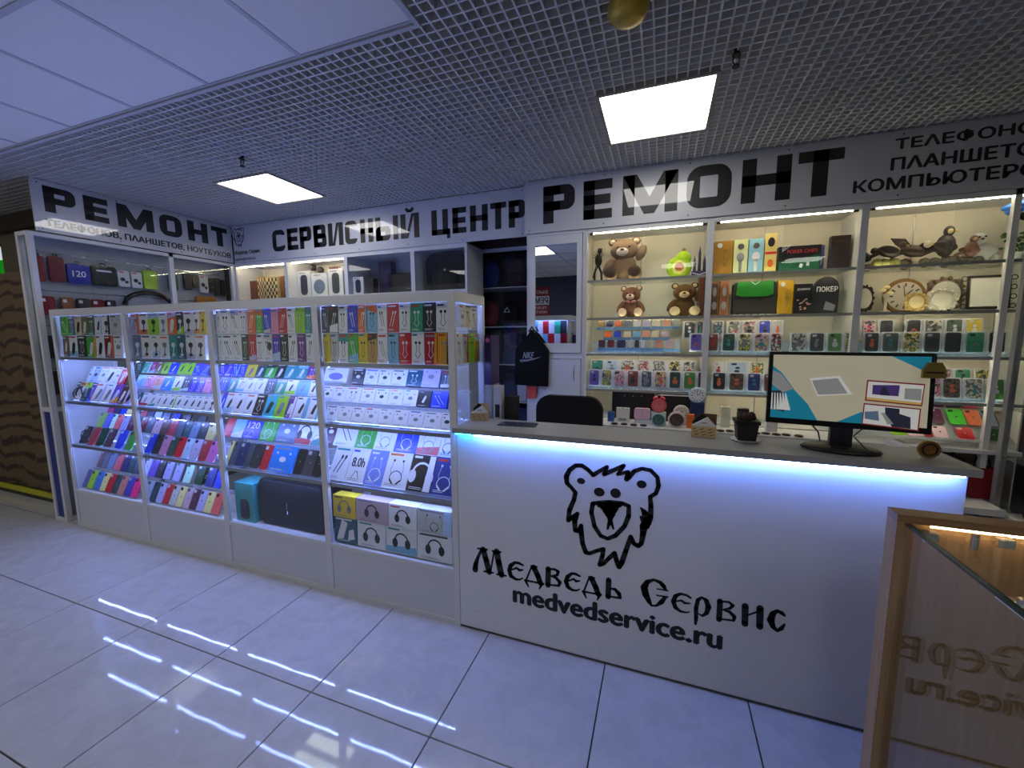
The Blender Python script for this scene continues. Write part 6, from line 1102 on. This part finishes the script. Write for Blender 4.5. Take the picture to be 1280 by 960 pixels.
# ------- chair
r = empty('office_chair', 'black office chair behind the counter', 'chair', (.42, .86, 0)); ch = M('chair_black', (12,12,13), .8, bump=.2, bscale=200)
mb = MB(); pr = rounded(.43, .60, 1.17, .09, 6)
mb.prism(pr, -.13, -.08).build('backrest', ch, r)
MB().prism([(x, z) for x, z in rounded(.46, 0, .06, .02)], -.14, .30).build('seat', ch, r, (0, 0, .45))
MB().cyl(0, .08, .12, .45, .025).build('gas_lift', CHROME, r)
for k in range(5): a = 2*PI*k/5+.3; MB().tube([(0,.08,.10),(.26*math.cos(a),.08+.26*math.sin(a),.075)], .018, 6).build('leg', BLK, r); MB().ell((.26*math.cos(a),.08+.26*math.sin(a),.03), (.028,.028,.028)).build('castor', BLK, r)
bx(-.03, .03, -.13, -.10, .45, .62).build('back_bracket', BLK, r)
# ------- bag on the door
r = empty('drawstring_bag', 'black drawstring bag with a white sports mark hanging on the mirror door', 'bag', (-.075, 1.515, 1.13)); bm = M('nylon_black', (9,9,10), .7, spec=.15, bump=.6, bscale=25)
P = [(-.15,.0),(.145,-.005),(.15,.20),(.15,.30),(.05,.43),(.0,.475),(-.03,.43),(-.14,.31),(-.145,.18)]
q = MB().prism(P, 0, .035); q.build('body', bm, r)
MB().tube([(-.02,.0,.46),(.01,.0,.50),(.03,.0,.46)], .008, 6).build('drawcord', BLK, r)
MB().ribbon([(-.085,.195,.004),(-.095,.215,.014),(-.075,.212,.02),(-.03,.215,.014),(.03,.228,.008),(.085,.245,.003)], -.0012).build('swoosh_mark', INK['g'], r)
m = text_mb('NIKE', -.075, .015, .232, .285, .02, -.0012); m.v = [(x+(z-.232)*.25, y, z) for x, y, z in m.v]; m.build('lettering', INK['g'], r)
r = empty('keyring', 'orange red cup shaped keyring hanging below the black bag', 'keyring', (-.08, 1.53, 1.01)); r.scale = (1.35, 1, 1.35); MB().prism([(-.025,0),(.03,.005),(.038,.08),(-.032,.085)], 0, .012).build('charm', M('charm_orange', (190,60,30), .4, mottle=.3), r); MB().tube([(0,.006,.083),(.0,.006,.12)], .002, 5).build('cord', BLK, r)
# ================================================================== GLASS CASE AT FRONT RIGHT
GX = 1.569; GY_ = -.515
r = empty('oak_glass_case', 'oak display case with glass side and top in the right foreground', 'display case', (GX, GY_, 0))
bx(.0, 1.3, 0, .018, .02, 1.078).build('back_panel', OAK, r)
MB().box(-.022, 0, -.03, .02, 0, 1.0795).build('corner_post', OAK, r)
MB().box(-.022, 1.3, -.03, .02, 1.080, 1.10).build('top_rail', wood_mat('dark_oak', (120,88,62), (140,104,74), horiz=True), r)
MB().box(0, 1.3, -1.25, -.03, 0, .09).build('plinth', OAK, r)
bx(-.004, .004, -1.25, -.031, .09, 1.074).build('side_glass', CASEGLASS, r)
bx(-.006, .006, -1.25, -.031, 1.074, 1.080).build('glass_edge', M('glass_edge_green', (40,58,50), .2), r)
bx(.006, 1.3, -1.25, -.031, 1.080, 1.087).build('top_glass', GLASS, r)
bx(.10, 1.28, -1.2, -.16, .985, .991).build('glass_shelf', SHELFG, r); bx(.10, .104, -1.2, -.16, .985, .991).build('painted_edge_glint', INK['w'], r)  # white strip paints the bright reflection along the shelf edge
MB().tube([(.05,-.020,1.074),(1.25,-.020,1.074)], .003, 6).build('led_strip', M('case_led', (255,220,160), emit=16.), r)
for x, y in ((.012,-.06), (.16,-.04)): MB().box(x, x+.03, y-.012, y+.012, 1.055, 1.075).build('hinge', CHROME, r)
MB().cyl(.13, -.03, 1.035, 1.074, .008, n=12).build('shelf_pin', CHROME, r); MB().cyl(.12, -.20, .992, 1.01, .010, n=12).build('shelf_pin', CHROME, r)
# ================================================================== LEFT NEIGHBOUR: curtain, column, sign
CUR = M('striped_curtain', (98,74,48), .9); nt = CUR.node_tree; b_ = nt.nodes['Principled BSDF']
tc = nt.nodes.new('ShaderNodeTexCoord'); sp = nt.nodes.new('ShaderNodeSeparateXYZ'); nz = nt.nodes.new('ShaderNodeTexNoise'); nz.inputs['Scale'].default_value = 2.5
ad = nt.nodes.new('ShaderNodeMath'); ad.operation = 'MULTIPLY_ADD'; ad.inputs[1].default_value = .30
wv = nt.nodes.new('ShaderNodeMath'); wv.operation = 'SINE'; mu = nt.nodes.new('ShaderNodeMath'); mu.operation = 'MULTIPLY'; mu.inputs[1].default_value = 46
rp = nt.nodes.new('ShaderNodeValToRGB'); rp.color_ramp.elements[0].position = .25; rp.color_ramp.elements[0].color = lin((92,74,50))+(1,); rp.color_ramp.elements[1].position = .8; rp.color_ramp.elements[1].color = lin((50,34,24))+(1,)
nt.links.new(tc.outputs['Object'], sp.inputs[0]); nt.links.new(tc.outputs['Object'], nz.inputs['Vector']); nt.links.new(nz.outputs['Fac'], ad.inputs[0]); nt.links.new(sp.outputs['Z'], ad.inputs[2]); nt.links.new(ad.outputs[0], mu.inputs[0]); nt.links.new(mu.outputs[0], wv.inputs[0])
nt.links.new(wv.outputs[0], rp.inputs[0]); nt.links.new(rp.outputs[0], b_.inputs['Base Color'])
def drape(x0, x1, y, z0, z1, amp, n, seed):
    rn = random.Random(seed); v = []; f = []; nz_ = 16
    ph = [rn.uniform(0, 6) for _ in range(4)]
    for j in range(nz_+1):
        z = z0+(z1-z0)*j/nz_
        for i in range(n+1):
            x = x0+(x1-x0)*i/n; t = x-x0
            v.append((x, y+amp*(math.sin(t*19+ph[0]+.3*z)+.6*math.sin(t*33+ph[1])+.5*math.sin(z*7+t*5+ph[2])), z))
    for j in range(nz_):
        for i in range(n): a = j*(n+1)+i; f.append((a, a+1, a+n+2, a+n+1))
    m = len(v); v += [(x, y2+.006, z) for x, y2, z in v]; f += [tuple(i+m for i in reversed(q)) for q in f]
    return MB().add(v, f, True)
r = empty('fabric_curtain', 'brown striped curtain covering the closed stall at the left edge', 'curtain', (-5.3, .16, 0))
drape(-1.6, 1.06, 0, .14, 2.14, .012, 90, 4).build('cloth', CUR, r)
r = empty('stall_base', 'dark low base with a yellow band under the striped curtain', 'stall base', (-5.3, .16, 0))
bx(-1.6, 1.08, .03, .2, .0, .13).build('base_board', M('dark_base', (38,40,30), .6), r); bx(-1.6, 1.08, .018, .029, .045, .10).build('yellow_band', M('yellow_band', (176,176,20), .5), r)
struct(bx(-6.9, -4.22, .40, .46, 0, 2.12).build('wall_left', M('stall_dark_wall', (52,42,36), .8)))
struct(bx(-5.845, -5.03, .60, 1.0, 0, 3.19).build('trim_3', M('beige_column', (122,112,96), .8)))
struct(bx(-6.6, -3.93, .5, .56, 2.66, 2.81).build('trim_4', M('brown_fascia', (66,52,40), .8)))
struct(bx(-8.9, -4.1, 1.9, 2.0, 0, 3.19).build('wall_far_left', M('far_wall_brown', (84,74,64), .8)))
r = empty('lit_sign', 'small glowing green and white shop sign at the far left edge', 'sign', (-6.29, .62, 2.18)); bx(-.5,.44,0,.06,0,.24).build('green_face', M('green_glow', (20,150,30), emit=.5), r); bx(-.5,.44,0,.06,.25,.38).build('white_face', M('white_glow', (215,225,235), emit=.7), r)
# wall poster seen only in the mirror
r = empty('poster', 'red and white repair poster on the wall behind the viewer, seen in the mirror', 'poster', (-1.90, -4.49, 0), (0,0,PI))
bx(-.36, .36, -.004, .006, 2.02, 2.68).build('poster_red', M('poster_red', (150,30,48), .5), r); bx(-.36, .36, -.006, -.004, 2.27, 2.47).build('poster_white', M('poster_white', (215,215,220), .5), r)
text_mb('БЫСТРЫЙ', -.32, .32, 2.53, 2.62, .02, -.0065).build('lettering', INK['w'], r); text_mb('РЕМОНТ', -.33, .33, 2.30, 2.44, .03, -.0065).build('lettering', M('navy_ink', (20,24,70), .4), r)
for k, t in enumerate(('ТЕЛЕФОНОВ', 'НОУТБУКОВ')): text_mb(t, -.3, .3, 2.17-.1*k, 2.23-.1*k, .02, -.0065).build('small_lettering', INK['w'], r)
